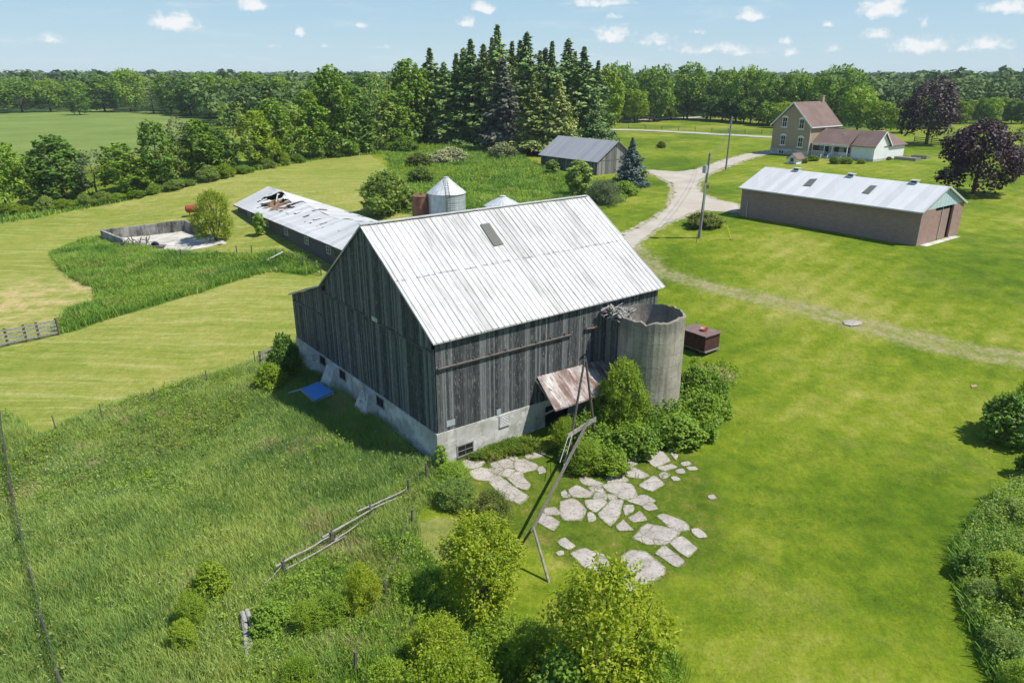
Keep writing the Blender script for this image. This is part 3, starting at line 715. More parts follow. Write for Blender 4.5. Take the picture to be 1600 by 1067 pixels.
# ------------------------------------------------------------------ blades
def in_poly(poly, n, rng, grow=0., dens=None):
    p = np.asarray(poly)[:, :2]; lo = p.min(0); hi = p.max(0)
    x = rng.uniform(lo[0], hi[0], n); y = rng.uniform(lo[1], hi[1], n)
    k = sdf(poly, x, y) + (fbm(x * .5, y * .5, 9) - .47) * 1.6 < grow
    if dens is not None: k &= rng.uniform(0, 1, n) < dens(x, y)
    return x[k], y[k]
def ground_z(x, y): return T(x, y) + (fbm(x * .12, y * .12, 11) - .47) * .18
def blades(x, y, hgt, wid, lean, rng, per=6, spread=.12):
    "tufts of bent blades, two quads each"
    k = len(x) * per
    X = np.repeat(x, per) + rng.normal(size=k) * spread; Y = np.repeat(y, per) + rng.normal(size=k) * spread
    Zb = ground_z(X, Y) - .03; H = np.repeat(hgt, per) * rng.uniform(.6, 1.15, k)
    a = rng.uniform(0, 2 * PI, k); l = H * rng.uniform(.1, 1, k) * lean
    wa = a + PI / 2 + rng.normal(size=k) * .5; w = wid * rng.uniform(.6, 1.4, k)
    dx, dy = np.cos(a), np.sin(a); ux, uy = np.cos(wa) * w / 2, np.sin(wa) * w / 2
    v = np.empty((k, 6, 3), np.float32)
    for i, (t, ww) in enumerate(((0, .8), (.55, 1.), (1., .25))):
        cx = X + dx * l * t ** 2; cy = Y + dy * l * t ** 2; cz = Zb + H * t * (1 - .25 * t * lean)
        v[:, 2 * i, 0] = cx - ux * ww; v[:, 2 * i, 1] = cy - uy * ww; v[:, 2 * i, 2] = cz
        v[:, 2 * i + 1, 0] = cx + ux * ww; v[:, 2 * i + 1, 1] = cy + uy * ww; v[:, 2 * i + 1, 2] = cz
    b = np.arange(k)[:, None] * 6
    q = np.concatenate([b + np.array([0, 1, 3, 2]), b + np.array([2, 3, 5, 4])])
    return v.reshape(-1, 3), q

def grassmat(name, lo, mid, hi, straw, patch=.22):
    n = NT(name); p = n.pos()
    f = n.math('ADD', n.math('MULTIPLY', n.island(), .36), n.math('ADD', n.math('MULTIPLY', n.math('ADD', n.math('MULTIPLY', n.math('SUBTRACT', n.noise(p, patch, 6, .68), .5), 2.3), .5), .75), n.math('MULTIPLY', n.noise(p, 1.3, 3), .12)))
    col = n.ramp(f, [(.34, lo), (.56, mid), (.78, hi)])
    col = n.mix(n.math('MULTIPLY', n.step(n.noise(n.mapv(p, (1, 1, 1), (0, 0, 0), (31, 7, 3)), .22, 4, .65), .57, .66), .6), col, straw)
    M[name] = n.pbr(col, .6, 0, None, .2, (.3, n.mix(1., col, (1.2, 1.15, .6), 'MULTIPLY')))
grassmat('grass_tall', (.135, .235, .060), (.245, .375, .085), (.40, .48, .12), (.46, .41, .20), .13)
grassmat('grass_weed', (.09, .20, .03), (.17, .31, .04), (.28, .40, .065), (.36, .37, .12), .12)
grassmat('grass_verge', (.09, .165, .014), (.15, .235, .02), (.24, .295, .04), (.32, .30, .11))

def leafweeds(name, poly, n, hgt, leaf, mat, per=14, seed=1, dens=None, wid=.28):
    "broad leaved weeds: leaves set up a hidden stem"
    rng = np.random.default_rng(seed); x, y = in_poly(poly, n, rng, 0, dens)
    lx = (x - BF.o.x) * BF.ex.x + (y - BF.o.y) * BF.ex.y; ly = (x - BF.o.x) * BF.ey.x + (y - BF.o.y) * BF.ey.y
    k = ~((lx > -.6) & (ly > -.5) & (lx < 18) & (ly < 21)); x, y = x[k], y[k]
    m = len(x); h = hgt * (.4 + 1.1 * fbm(x * .5, y * .5, seed + 9)) * rng.uniform(.7, 1.2, m)
    t = rng.uniform(.15, 1, (m, per)); a = rng.uniform(0, 2 * PI, (m, per)); r = wid * (1.1 - t * .7) * rng.uniform(.3, 1, (m, per)) * (h / hgt)[:, None]
    c = np.stack([x[:, None] + np.cos(a) * r, y[:, None] + np.sin(a) * r, ground_z(x, y)[:, None] + t * h[:, None]], -1).reshape(-1, 3)
    nn = np.stack([np.cos(a) * .6, np.sin(a) * .6, np.full_like(a, .7)], -1).reshape(-1, 3) + rng.normal(size=(m * per, 3)) * .35
    v = leafcards(c, nn, leaf, rng, .6)
    tag(put(name, npmesh(name, v, quads(len(c))), M[mat]), kind='stuff')
# ------------------------------------------------------------------ farm buildings share one orientation: x along the barn eave, y along its gable
ROT = math.atan2(.606, .7955)
class Fr:
    def __init__(s, o, rot=ROT):
        s.o = Vector(o); s.ex = Vector((math.cos(rot), math.sin(rot), 0)); s.ey = Vector((-math.sin(rot), math.cos(rot), 0)); s.rot = rot
    def loc(s, p):
        d = Vector(p) - s.o; return Vector((d.dot(s.ex), d.dot(s.ey), d.z))
    def wld(s, x, y, z): return s.o + s.ex * x + s.ey * y + Vector((0, 0, z))
    def hit(s, px, py, n, off):
        "local point where the sight line meets the local plane n.p = off"
        o = s.loc((0, 0, HC)); d = Vector(ray(px, py)); d = Vector((d.dot(s.ex), d.dot(s.ey), d.z)); n = Vector(n)
        t = (off - n.dot(o)) / n.dot(d); return o + d * t

def boards(m, fn, u0, u1, zb, zt, w=.2, th=.03, rng=None, gap=.012, rag=.05, miss=0):
    "vertical boards on a wall; fn(u, depth, z) maps to local space, depth outwards"
    rng = rng or RNG; u = u0
    while u < u1 - .03:
        ww = min(w * rng.uniform(.75, 1.3), u1 - u); a, b = u, u + ww - gap * rng.uniform(.3, 1.6)
        u += ww
        if rng.uniform() < miss: continue
        d0 = rng.uniform(0, .014); d1 = d0 + th
        rb = rng.uniform(-rag, rag) if rng.uniform() < .8 else rng.uniform(-rag, 0) * 3
        za, zc = zb(a) + rb, zb(b) + rb; ta, tb = zt(a), zt(b)
        P = [fn(a, d0, za), fn(b, d0, zc), fn(b, d0, tb), fn(a, d0, ta), fn(a, d1, za), fn(b, d1, zc), fn(b, d1, tb), fn(a, d1, ta)]
        m.add(P, [(0, 1, 2, 3), (4, 7, 6, 5), (0, 4, 5, 1), (1, 5, 6, 2), (2, 6, 7, 3), (3, 7, 4, 0)])

def framed_window(parent, fn, u, z, w, h, fw=.08, mat='white_trim', mull=True, glass='glass', name='window', proud=.06):
    "frame ring proud of a wall with a pane set back in it"
    m = MB()
    def bar(u0, u1, z0, z1, d0, d1):
        P = [fn(a, d, b) for d in (d0, d1) for a, b in ((u0, z0), (u1, z0), (u1, z1), (u0, z1))]
        m.add(P, [(0, 1, 2, 3), (4, 7, 6, 5), (0, 4, 5, 1), (1, 5, 6, 2), (2, 6, 7, 3), (3, 7, 4, 0)])
    a, b, c, d = u - w / 2, u + w / 2, z - h / 2, z + h / 2
    bar(a - fw, b + fw, d, d + fw, .0, proud); bar(a - fw, b + fw, c - fw, c, .0, proud + .03)
    bar(a - fw, a, c, d, .0, proud); bar(b, b + fw, c, d, .0, proud)
    if mull: bar(u - fw * .3, u + fw * .3, c, d, .02, proud * .8)
    if mull == 2: bar(a, b, z - fw * .3, z + fw * .3, .02, proud * .75)
    f = m.build(name, M[mat], parent)
    p = MB(); P = [fn(a, .012, c), fn(b, .012, c), fn(b, .012, d), fn(a, .012, d)]; p.add(P, [(0, 1, 2, 3)])
    p.build('pane', M[glass], f)
    return f

# ------------------------------------------------------------------ the barn
BF = Fr((-4.07, 35.09, 0))
def barn():
    t = thing('barn', 'large weathered grey plank barn with a white metal roof in the middle of the yard', 'barn', BF.o, ROT)
    LX, LY, RY, RZ, KY, KZ, EZ = 17.2, 20.2, 7.4, 12.0, 14.45, 6.85, 7.2
    rl = lambda y: EZ + (RZ - EZ) * y / RY if y < RY else (RZ + (KZ - RZ) * (y - RY) / (KY - RY) if y < KY else KZ + (4.9 - KZ) * (y - KY) / (LY - KY))
    zf = lambda x: 1.68 - .018 * x
    zg = lambda y: 1.66 - .006 * y
    rng = np.random.default_rng(4)
    fx = lambda u, d, z: (u, -d, z)
    gx = lambda u, d, z: (-d, u, z)
    # backing shell behind the boards, coloured near-black for the unlit inside
    m = MB(); poly = [(0, .25, 1), (0, RY, 1)]
    prof = [(.12, 1.2), (LY - .1, 1.2), (LY - .1, rl(LY - .1) - .12), (KY, KZ - .15), (RY, RZ - .18), (.12, EZ - .12)]
    m.prism([(.1, a, b) for a, b in prof], (LX - .2, 0, 0)); m.build('dark_backing', M['shade_black'], t)
    m = MB(); boards(m, fx, .02, LX, zf, lambda u: EZ - .05, .145, .03, rng, rag=.06); m.build('plank_wall', M['barn_board'], t)
    m = MB(); boards(m, gx, .02, KY, zg, lambda u: min(6.6, rl(u) - .03), .15, .03, rng, rag=.06)
    boards(m, gx, KY, LY, zg, lambda u: rl(u) - .05, .15, .03, rng, rag=.06); m.build('plank_wall', M['barn_board'], t)
    m = MB(); boards(m, lambda u, d, z: (-.07 - d, u, z), .15, KY - .1, lambda u: 6.5 if u < 13.6 else rl(u) - .2, lambda u: max(rl(u) - .03, 6.55), .15, .03, rng, rag=.1); m.build('gable_cladding', M['barn_board'], t)
    m = MB(); boards(m, lambda u, d, z: (LX + d, u, z), .1, LY, lambda u: .3, lambda u: rl(u) - .05, .3, .03, rng)
    boards(m, lambda u, d, z: (u, LY + d, z), 0, LX, lambda u: .5, lambda u: 4.85, .3, .03, rng); m.build('plank_wall', M['barn_board'], t)
    # roof, ribbed sheets with a slight unevenness
    def slope(y0, z0, y1, z1, name, nrow=10):
        xs = []; P = .4
        x = -.22
        while x < LX + .2:
            xs += [(x, 0), (x + P * .40, 0), (x + P * .45, .035), (x + P * .55, .035), (x + P * .60, 0)]; x += P
        xs.append((LX + .22, 0)); v = []; f = []
        n = len(xs); L = math.hypot(y1 - y0, z1 - z0); ny, nz = (z1 - z0) / L, -(y1 - y0) / L
        if nz < 0: ny, nz = -ny, -nz
        for j in range(nrow + 1):
            tt = j / nrow
            for (x, h) in xs:
                w = h + .05 * (float(vnoise(np.array(x * .35), np.array(tt * 3.1), 5)) - .5) + .05 + .02 * (float(vnoise(np.array(x * 1.25), np.array(tt * 9.), 8)) - .5)
                v.append((x, y0 + (y1 - y0) * tt + ny * w, z0 + (z1 - z0) * tt + nz * w))
        for j in range(nrow):
            for i in range(n - 1): f.append((j * n + i, j * n + i + 1, (j + 1) * n + i + 1, (j + 1) * n + i))
        m = MB(); m.add(v, f)
        # edge thickness
        m.beam((-.2, y0, z0), (-.2, y1, z1), .05, .09); m.beam((LX + .2, y0, z0), (LX + .2, y1, z1), .05, .09)
        m.beam((-.22, y0, z0 - .0), (LX + .22, y0, z0 - .0), .05, .07)
        return m.build(name, M['barn_roof'], t)
    rf = slope(-.27, EZ - .175, RY, RZ, 'roof')
    slope(KY, KZ, RY, RZ, 'roof'); slope(LY + .3, 4.82, KY, KZ, 'roof')
    m = MB()
    m.beam((-.24, RY, RZ + .1), (LX + .24, RY, RZ + .1), .28, .05); m.build('ridge_cap', M['grime_white'], rf)
    nrm = Vector((0, -(RZ - EZ), RY)).normalized()
    cs = [BF.hit(px, py, nrm, nrm.dot(Vector((0, 0, EZ))) + .1) for px, py in ((750, 351), (764, 349), (787, 382), (772, 385))]
    m = MB(); m.prism([tuple(c) for c in cs], nrm * .03); m.build('skylight', M['skylight'], rf)
    # eave fascia in shade
    m = MB(); m.box((-.05, -.05, EZ - .32), (LX + .05, -.045 + .0, EZ - .1)); m.build('eave_board', M['barn_board'], t)
    # foundation
    m = MB()
    m.prism([(0, -.10, -1.2), (LX, -.10, -1.2), (LX, -.10, zf(LX) + .02), (0, -.10, zf(0) + .02)], (0, .6, 0))
    m.prism([(-.1, .503, -1.2), (-.1, LY, -1.2), (-.1, LY, zg(LY) + .02), (-.1, .503, zg(.5) + .02)], (.6, 0, 0))
    m.box((-.10, -.097, -1.2), (-.0015, .5, zf(0) + .015))
    fo = m.build('foundation', M['concrete'], t)
    for px, py in ((488, 560), (518, 577), (573, 622)):
        h = BF.hit(px, py, (1, 0, 0), -.3); y = h.y; m = MB()
        b = [(-.10, y - .75, 1.5), (-.40, y - .55, 1.42), (-.40, y + .55, 1.42), (-.10, y + .75, 1.5)]
        c = [(-.10, y - 1.2, -1), (-1.35, y - 1.0, -1), (-1.35, y + 1.0, -1), (-.10, y + 1.2, -1)]
        m.add(c + b, [(0, 1, 2, 3)[::-1], (4, 5, 6, 7)] + [(i, (i + 1) % 4, 4 + (i + 1) % 4, 4 + i) for i in range(4)])
        m.build('buttress', M['concrete'], fo)
    for px, py in ((504, 556), (535, 579), (594, 624)):
        h = BF.hit(px, py, (1, 0, 0), -.1)
        framed_window(fo, lambda u, d, z: (-.1 - d, u, z), h.y, min(max(h.z, .9), 1.2), .9, .55, .07, 'grey_board', True, 'shade_black', 'window', .03)  # panes coloured near-black to imitate the darkness of the openings
    h = BF.hit(727, 703, (0, 1, 0), -.1)
    framed_window(fo, lambda u, d, z: (u, -.1 - d, z), h.x, h.z + .05, 1.0, .62, .07, 'grey_board', 2, 'shade_black', 'window', .04)
    h = BF.hit(788, 656, (0, 1, 0), -.1)
    v = framed_window(fo, lambda u, d, z: (u, -.1 - d, z), h.x, h.z, .62, .62, .07, 'grime_white', False, 'shade_black', 'louvre_vent', .05)
    m = MB()
    for k in range(6):
        z = h.z - .26 + k * .1; m.prism([(h.x - .3, -.115, z + .05), (h.x - .3, -.16, z), (h.x - .3, -.15, z - .01), (h.x - .3, -.112, z + .03)], (.6, 0, 0))
    m.build('louvre', M['grime_white'], v)
    # hay door tracks
    for x0, x1 in ((.1, 9.5), (10.65, 12.2)):
        m = MB(); m.beam((x0, -.11, 5.46), (x1, -.11, 5.36), .07, .10); m.beam((x0, -.13, 5.54), (x1, -.13, 5.44), .16, .02)
        for k in range(int((x1 - x0) / 1.1) + 1): m.box((x0 + .1 + k * 1.1, -.14, 5.36), (x0 + .16 + k * 1.1, -.033, 5.62))
        m.build('door_track', M['rust_rail'], t)
    m = MB()
    for y0, y1 in ((.2, KY - .3),): m.beam((-.12, y0, 6.44), (-.12, y1, 6.46), .05, .08)
    m.beam((-.07, KY + .4, 4.7), (-.07, LY - .3, 4.5), .08, .12); m.beam((-.055, KY, 1.8), (-.055, KY, 6.8), .05, .1)
    m.build('gable_batten', M['barn_board'], t)
    m = MB(); hh = BF.hit(585, 499, (1, 0, 0), -.15); m.box((-.16, hh.y - .35, hh.z - .13), (-.11, hh.y + .35, hh.z + .13)); m.build('tin_patch', M['galv'], t)
    for x, z, w, hgt in ((.55, 1.95, .55, .35), (3.95, 1.68, .3, .32)): m = MB(); m.box((x, -.075, z), (x + w, -.05, z + hgt)); m.build('tin_patch', M['galv'], t)
    # rusty canopy over the cow door
    A = [(6.95, -.06, 3.3), (12.7, -.06, 3.1), (12.35, -2.05, 1.9), (6.68, -2.05, 1.93)]
    m = MB(); v = []; nn = 41
    for j in range(5):
        for i in range(nn):
            u = i / (nn - 1); w = j / 4
            a = Vector(A[0]).lerp(Vector(A[1]), u); b = Vector(A[3]).lerp(Vector(A[2]), u); p = a.lerp(b, w)
            p.z += (.03 if i % 2 else 0) + .05 * math.sin(u * 9) * w
            v.append(p)
    for dz in (0, -.03):
        m.add([p + Vector((0, 0, dz)) for p in v], [(j * nn + i, j * nn + i + 1, (j + 1) * nn + i + 1, (j + 1) * nn + i) for j in range(4) for i in range(nn - 1)])
    m.beam(A[3], A[2], .06, .1)
    ca = m.build('canopy', M['rust_sheet'], t)
    for x in (6.9, 9.6, 12.2):
        m = MB(); m.beam((x, -1.95, 1.86), (x, -.06, 3.05), .1); m.beam((x, -1.8, 1.86), (x, -.12, .6), .09); m.build('bracket', M['grey_board'], ca)
    m = MB(); m.box((7.6, -.13, -.9), (9.4, -.105, 1.15)); m.build('doorway', M['shade_black'], t)  # flat panel, the doorway's inner shade put into its near-black colour
    # silage chute between wall and silo
    m = MB()
    boards(m, lambda u, d, z: (12.25 - d, u, z), -1.15, -.06, lambda u: -.5, lambda u: 6.0, .2, .03, rng)
    boards(m, lambda u, d, z: (u, -1.15 - d, z), 12.22, 13.2, lambda u: -.5, lambda u: 6.0, .2, .03, rng)
    m.build('chute', M['barn_board'], t)
    return t
barn()

def silo():
    c = BF.wld(14.1, -2.35, 0); R = 2.03; Hh = 6.45; n = 72
    t = thing('silo', 'roofless round concrete silo with a broken rim beside the barn', 'silo', (c.x, c.y, tz(c.x, c.y)))
    rng = np.random.default_rng(2); H = Hh - tz(c.x, c.y)
    rim = [H + .20 * (float(fbm(np.array(k * .22), np.array(.5), 4)) - .5) + .11 * (float(vnoise(np.array(k * .8), np.array(.5), 9)) - .5) + (.08 if rng.uniform() < .12 else 0) - .2 * math.exp(-((k - 50) / 2.2) ** 2) for k in range(n)]
    v = []; f = []; nz = 12
    for r, zz in [(R + .03, -1)] + [(R + .03 * (1 - j / nz), j / nz) for j in range(nz + 1)]:
        for k in range(n):
            a = 2 * PI * k / n; z = -.6 if zz < 0 else rim[k] * zz
            rr = r + .012 * math.sin(k * 3.1) * zz; v.append((rr * math.cos(a), rr * math.sin(a), z))
    for zz in (1, .9, .5, 0):
        for k in range(n):
            a = 2 * PI * k / n; v.append(((R - .17) * math.cos(a), (R - .17) * math.sin(a), rim[k] * zz + .05))
    rows = len(v) // n
    for j in range(rows - 1):
        for k in range(n): f.append((j * n + k, j * n + (k + 1) % n, (j + 1) * n + (k + 1) % n, (j + 1) * n + k))
    f.append(tuple(range((rows - 1) * n, rows * n)))
    m = MB(); m.add(v, f); m.build('wall', M['silo_concrete'], t)
    # broken boards lodged between silo and barn
    b = BF.wld(12.7, -.75, 6.0)
    o = thing('broken_boards', 'heap of splintered boards lodged on the chute between silo and barn', 'debris', b, ROT)
    m = MB()
    for k in range(80):
        p = Vector((rng.uniform(-.8, .7), rng.uniform(-.85, .6), rng.uniform(.02, .75))); d = Vector(rng.normal(size=3)); d.z *= .4; d.normalize(); L = rng.uniform(.12, .5)
        m.beam(p - d * L, p + d * L, rng.uniform(.05, .18), .02)
    m.build('boards', M['log_grey'], o)
    m = MB()
    for p, q in (((.35, -.2, .2), (.65, .15, .5)), ((.65, .15, .5), (.85, -.2, .4)), ((.85, -.2, .4), (.5, -.5, .15)), ((.35, -.2, .2), (.5, -.5, .15))): m.beam(p, q, .09, .04)
    m.build('frame', M['grime_white'], o)
silo()

def wagon():
    p = G(1100, 557); f = Fr((p.x, p.y, tz(p.x, p.y)))
    a = f.loc(G(1066, 541)); b = f.loc(G(1121, 546)); L, Wd = max(2.2, min(a.y, 3.0)), max(1.1, min(b.x, 1.7))
    t = thing('box_trailer', 'small dark red box trailer with a flat lid standing on the lawn behind the silo', 'trailer', f.o, ROT)
    m = MB(); m.box((0, 0, .38), (Wd, L, 1.55))
    for k in range(5): m.box((-.025, L * k / 4 - (.05 if k else 0), .38), (-.001, L * k / 4 + .04, 1.5))
    m.build('body', M['wagon'], t)
    m = MB(); m.box((-.12, -.12, 1.553), (Wd + .12, L + .12, 1.62)); m.build('lid', M['wagon_top'], t)
    m = MB(); m.box((-.03, -.1, .28), (Wd + .03, L, .378)); m.build('chassis', M['grey_board'], t)
    for x in (.12, Wd - .12):
        for y in (.45, L - .45):
            m = MB(); m.tube([(x - .08, y, .2), (x + .08, y, .2)], .24, 14); w = m.build('wheel', M['black_iron'], t)
            m = MB(); m.tube([(x - .095, y, .2), (x + .095, y, .2)], .11, 10); m.build('rim', M['rust'], w)
    m = MB(); m.box((Wd + .002, .1, .4), (Wd + .03, .6, 1.4)); m.build('side_panel', M['grime_white'], t)
    q = f.wld(Wd * .55, L * .38, 1.62)
    o = thing('feed_tub', 'small orange tub lying on the trailer lid', 'tub', q, ROT + .4)
    m = MB(); m.lathe([(0, .0), (.24, .0), (.29, .2), (.31, .21), (.27, .19), (.22, .03), (0, .03)], 18); m.build('bowl', M['orange'], o)
    m = MB(); m.tube([(-.28, .0, .2), (-.12, -.28, .24), (.12, -.28, .24), (.28, 0, .2)], .015, 5); m.build('handle', M['steel_post'], o)
wagon()

# ------------------------------------------------------------------ timber pole frame in the yard
def pole_frame():
    f1, f2 = G(932, 692), G(884, 727); mid = (f1 + f2) / 2; ap = Vector((mid.x, mid.y, zover(901, 560, mid)))
    e1, e2 = G(860, 912), G(807, 856); m2 = (e1 + e2) / 2; end = Vector((m2.x, m2.y, zover(828, 826, m2)))
    t = thing('pole_frame', 'old timber pole frame with a long slanting beam standing over the stone yard', 'pole frame', (mid.x, mid.y, mid.z))
    L = lambda p: Vector(p) - mid
    side = (f1 - f2).normalized(); d = (end - mid).normalized()
    for a, s in ((f1, 1), (f2, -1)):
        m = MB(); m.tube([L(a) - Vector((0, 0, .3)), L(ap) + side * s * .06 - Vector((0, 0, .1)), L(ap) + side * s * -.05 + Vector((0, 0, .12))], [.085, .06, .05], 8); m.build('leg', M['pole_wood'], t)
    zc = 1.75
    a = f2.lerp(ap, zc / ap.z) - side * .35; b = f1.lerp(ap, zc / ap.z) + side * .3; a.z = b.z = zc + mid.z
    m = MB(); m.beam(L(a) + d * .12, L(b) + d * .12, .06, .24); cb = m.build('crossbar', M['log_grey'], t)
    top = a.lerp(b, .72)
    for s in (-.13, .10):
        m = MB(); m.tube([L(top) + side * s + d * -.1 + Vector((0, 0, .15)), L(top).lerp(L(end), .5) + side * s * .8 + Vector((0, 0, .06)), L(end) + side * s * .5 + d * .25], [.045, .05, .045], 8); m.build('beam', M['rust_rail' if s < 0 else 'pole_wood'], t)
    for q, s in ((e1, 1), (e2, -1)):
        m = MB(); m.tube([L(q) - Vector((0, 0, .2)), L(end) + Vector((0, 0, .1))], [.07, .055], 8); m.build('leg', M['log_grey' if s > 0 else 'pole_wood'], t)
    m = MB()
    for i in range(2):
        p = a + d * (.2 + .35 * i) + side * (.1 + .5 * i); q = p + d * 2.0; q.z = .9 - .2 * i
        m.tube([L(p), L(q)], .016, 5)
    m.build('rod', M['grime_white'], t)
pole_frame()

def flagstones():
    C = '''A 275,265 310,248 370,262 345,290 285,295;A 405,262 455,252 525,268 520,290 420,292;A 308,315 345,290 410,303 455,345 425,358 340,350;A 410,295 470,298 515,305 490,335 440,320;A 530,262 575,255 630,280 625,300 570,315 535,295;A 405,370 470,355 585,430 545,470 470,440;A 495,345 560,340 595,375 580,400 530,385;A 515,320 545,315 560,335 500,345;A 640,292 668,288 682,312 650,320;A 485,240 515,232 540,255 490,260;A 575,205 620,185 680,195 660,230 600,245;A 515,170 585,165 590,185 530,192;
B 1005,258 1060,248 1130,270 1100,292 1030,300;B 1178,235 1250,208 1293,255 1230,280;B 1060,302 1120,290 1185,325 1150,340 1100,335;B 985,345 1040,318 1085,355 1000,370;B 860,345 880,338 960,370 950,385 870,372;B 970,380 1030,368 1100,375 1125,430 1070,445 1000,410;B 1155,380 1215,335 1262,370 1210,402;B 800,405 835,383 910,418 890,438 825,435;B 915,440 950,395 985,430 975,448;B 1095,455 1170,428 1222,455 1160,478;B 755,465 820,450 875,500 855,545 770,548;B 882,455 960,450 975,470 930,508 890,485;B 948,520 1005,462 1055,460 1040,530 1005,572;B 1072,485 1110,480 1115,505 1080,525;B 1095,540 1145,512 1175,550 1120,560;B 1035,580 1065,555 1110,600 1050,602;B 660,500 720,490 740,520 690,525;B 637,555 665,522 740,560 712,602;B 755,420 775,408 800,435 765,440;B 890,520 915,518 925,545 895,558;B 895,388 940,390 915,412;D 1245,290 1300,272 1330,288 1280,302;D 1245,320 1270,310 1300,322 1265,342;
E 1125,640 1190,575 1340,610 1290,665 1190,668;E 1240,535 1270,525 1370,560 1385,595 1320,600;E 1310,670 1360,640 1430,690 1385,728;E 1235,720 1275,685 1360,750 1330,778;E 1065,735 1110,705 1180,715 1270,790 1255,825 1150,868 1100,830;E 1015,850 1045,808 1125,880 1080,908;E 815,725 880,697 960,725 995,780 940,832;E 745,665 780,645 820,680 790,695;E 1415,605 1440,600 1475,630 1440,635;B 1170,485 1210,470 1235,495 1195,502;D 1110,235 1150,235 1150,250 1115,255;D 1290,205 1335,225 1325,248;D 1305,335 1335,333 1350,350 1315,352;B 985,425 1020,425 1030,450 995,452;D 1355,265 1390,258 1405,275 1370,280;D 1385,285 1425,285 1435,300 1395,300;D 1490,430 1520,425 1530,442 1500,445;D 1330,300 1360,295 1370,312 1340,315;E 735,715 755,708 765,722 745,728'''
    name = {'A': ('beside the barn foundation', 'slabs beside the barn'), 'B': ('in the main yard patch', 'slabs in the middle of the stone yard'), 'D': ('along the lawn side of the yard', 'slabs along the lawn side'), 'E': ('in the outer patch by the yellow shrubs', 'slabs in the outer patch')}
    L = {}
    for s in C.replace('\n', '').split(';'):
        k, *pts = s.split(); P = [G(640 + float(a.split(',')[0]) / 3.194, 640 + float(a.split(',')[1]) / 3.194) for a in pts]
        L.setdefault(k, []).append(P)
    rng = np.random.default_rng(5); EX = []; EY = []
    for k, lst in L.items():
        lst.sort(key=lambda P: sum(p.x / p.y for p in P) / len(P))
        for i, P in enumerate(lst):
            c = sum(P, Vector()) / len(P)
            A = abs(sum(P[j].x * P[(j + 1) % len(P)].y - P[(j + 1) % len(P)].x * P[j].y for j in range(len(P)))) / 2
            sz = 'big' if A > 2.2 else 'middling' if A > .7 else 'small'
            # ragged outline
            out = []; n = len(P)
            for j in range(n):
                a, b = P[j], P[(j + 1) % n]; e = b - a; m = max(2, int(e.length / .16))
                for q in range(m):
                    t = q / m; p = a + e * t; nn = Vector((e.y, -e.x, 0)).normalized()
                    out.append(p + nn * float(fbm(np.array(p.x * 2.2), np.array(p.y * 2.2), 3) - .47) * .22)
            # soften corners, spread a little
            out = [(out[j - 1] + out[j] * 4 + out[(j + 1) % len(out)]) / 6 for j in range(len(out))]
            gr = 1 + .16 / math.sqrt(A / 3.14 + .05); out = [c + (p - c) * gr for p in out]
            for q in out:
                for rep in range(2): EX.append(q.x + rng.normal() * .06); EY.append(q.y + rng.normal() * .06)
            v = []; h = .02 + .025 * rng.uniform(); rim = []
            for sc, z, r in ((1.04, -.12, 1), (1.0, h * .7, 1), (.93, h, .75), (.75, h + .004, .1), (.4, h + .006, 0)):
                for p in out:
                    x = c.x + (p.x - c.x) * sc; y = c.y + (p.y - c.y) * sc
                    v.append(((x - c.x), (y - c.y), float(ground_z(np.array(x), np.array(y))) - c.z + z)); rim.append(r)
            nn = len(out); f = [(j * nn + q, j * nn + (q + 1) % nn, (j + 1) * nn + (q + 1) % nn, (j + 1) * nn + q) for j in range(4) for q in range(nn)]
            v.append((0, 0, float(ground_z(np.array(c.x), np.array(c.y))) - c.z + h + .006)); rim.append(0)
            f += [(4 * nn + q, 4 * nn + (q + 1) % nn, len(v) - 1) for q in range(nn)]
            m = MB(); m.add(v, f); me = m.mesh('flagstone')
            a = me.attributes.new('rim', 'FLOAT', 'POINT'); a.data.foreach_set('value', np.array(rim, np.float32))
            o = put('flagstone', me, M['flag'], None, c)
            tag(o, '%s pale stone slab %s, %s from the left' % (sz, name[k][0], nth(i)), 'stone slab', name[k][1])
    x = np.array(EX); y = np.array(EY); v, q = blades(x, y, np.full(len(x), .13), .022, .9, rng, 4, .06)
    tag(put('joint_grass', npmesh('joint_grass', v, q), M['grass_verge']), kind='stuff')
flagstones()
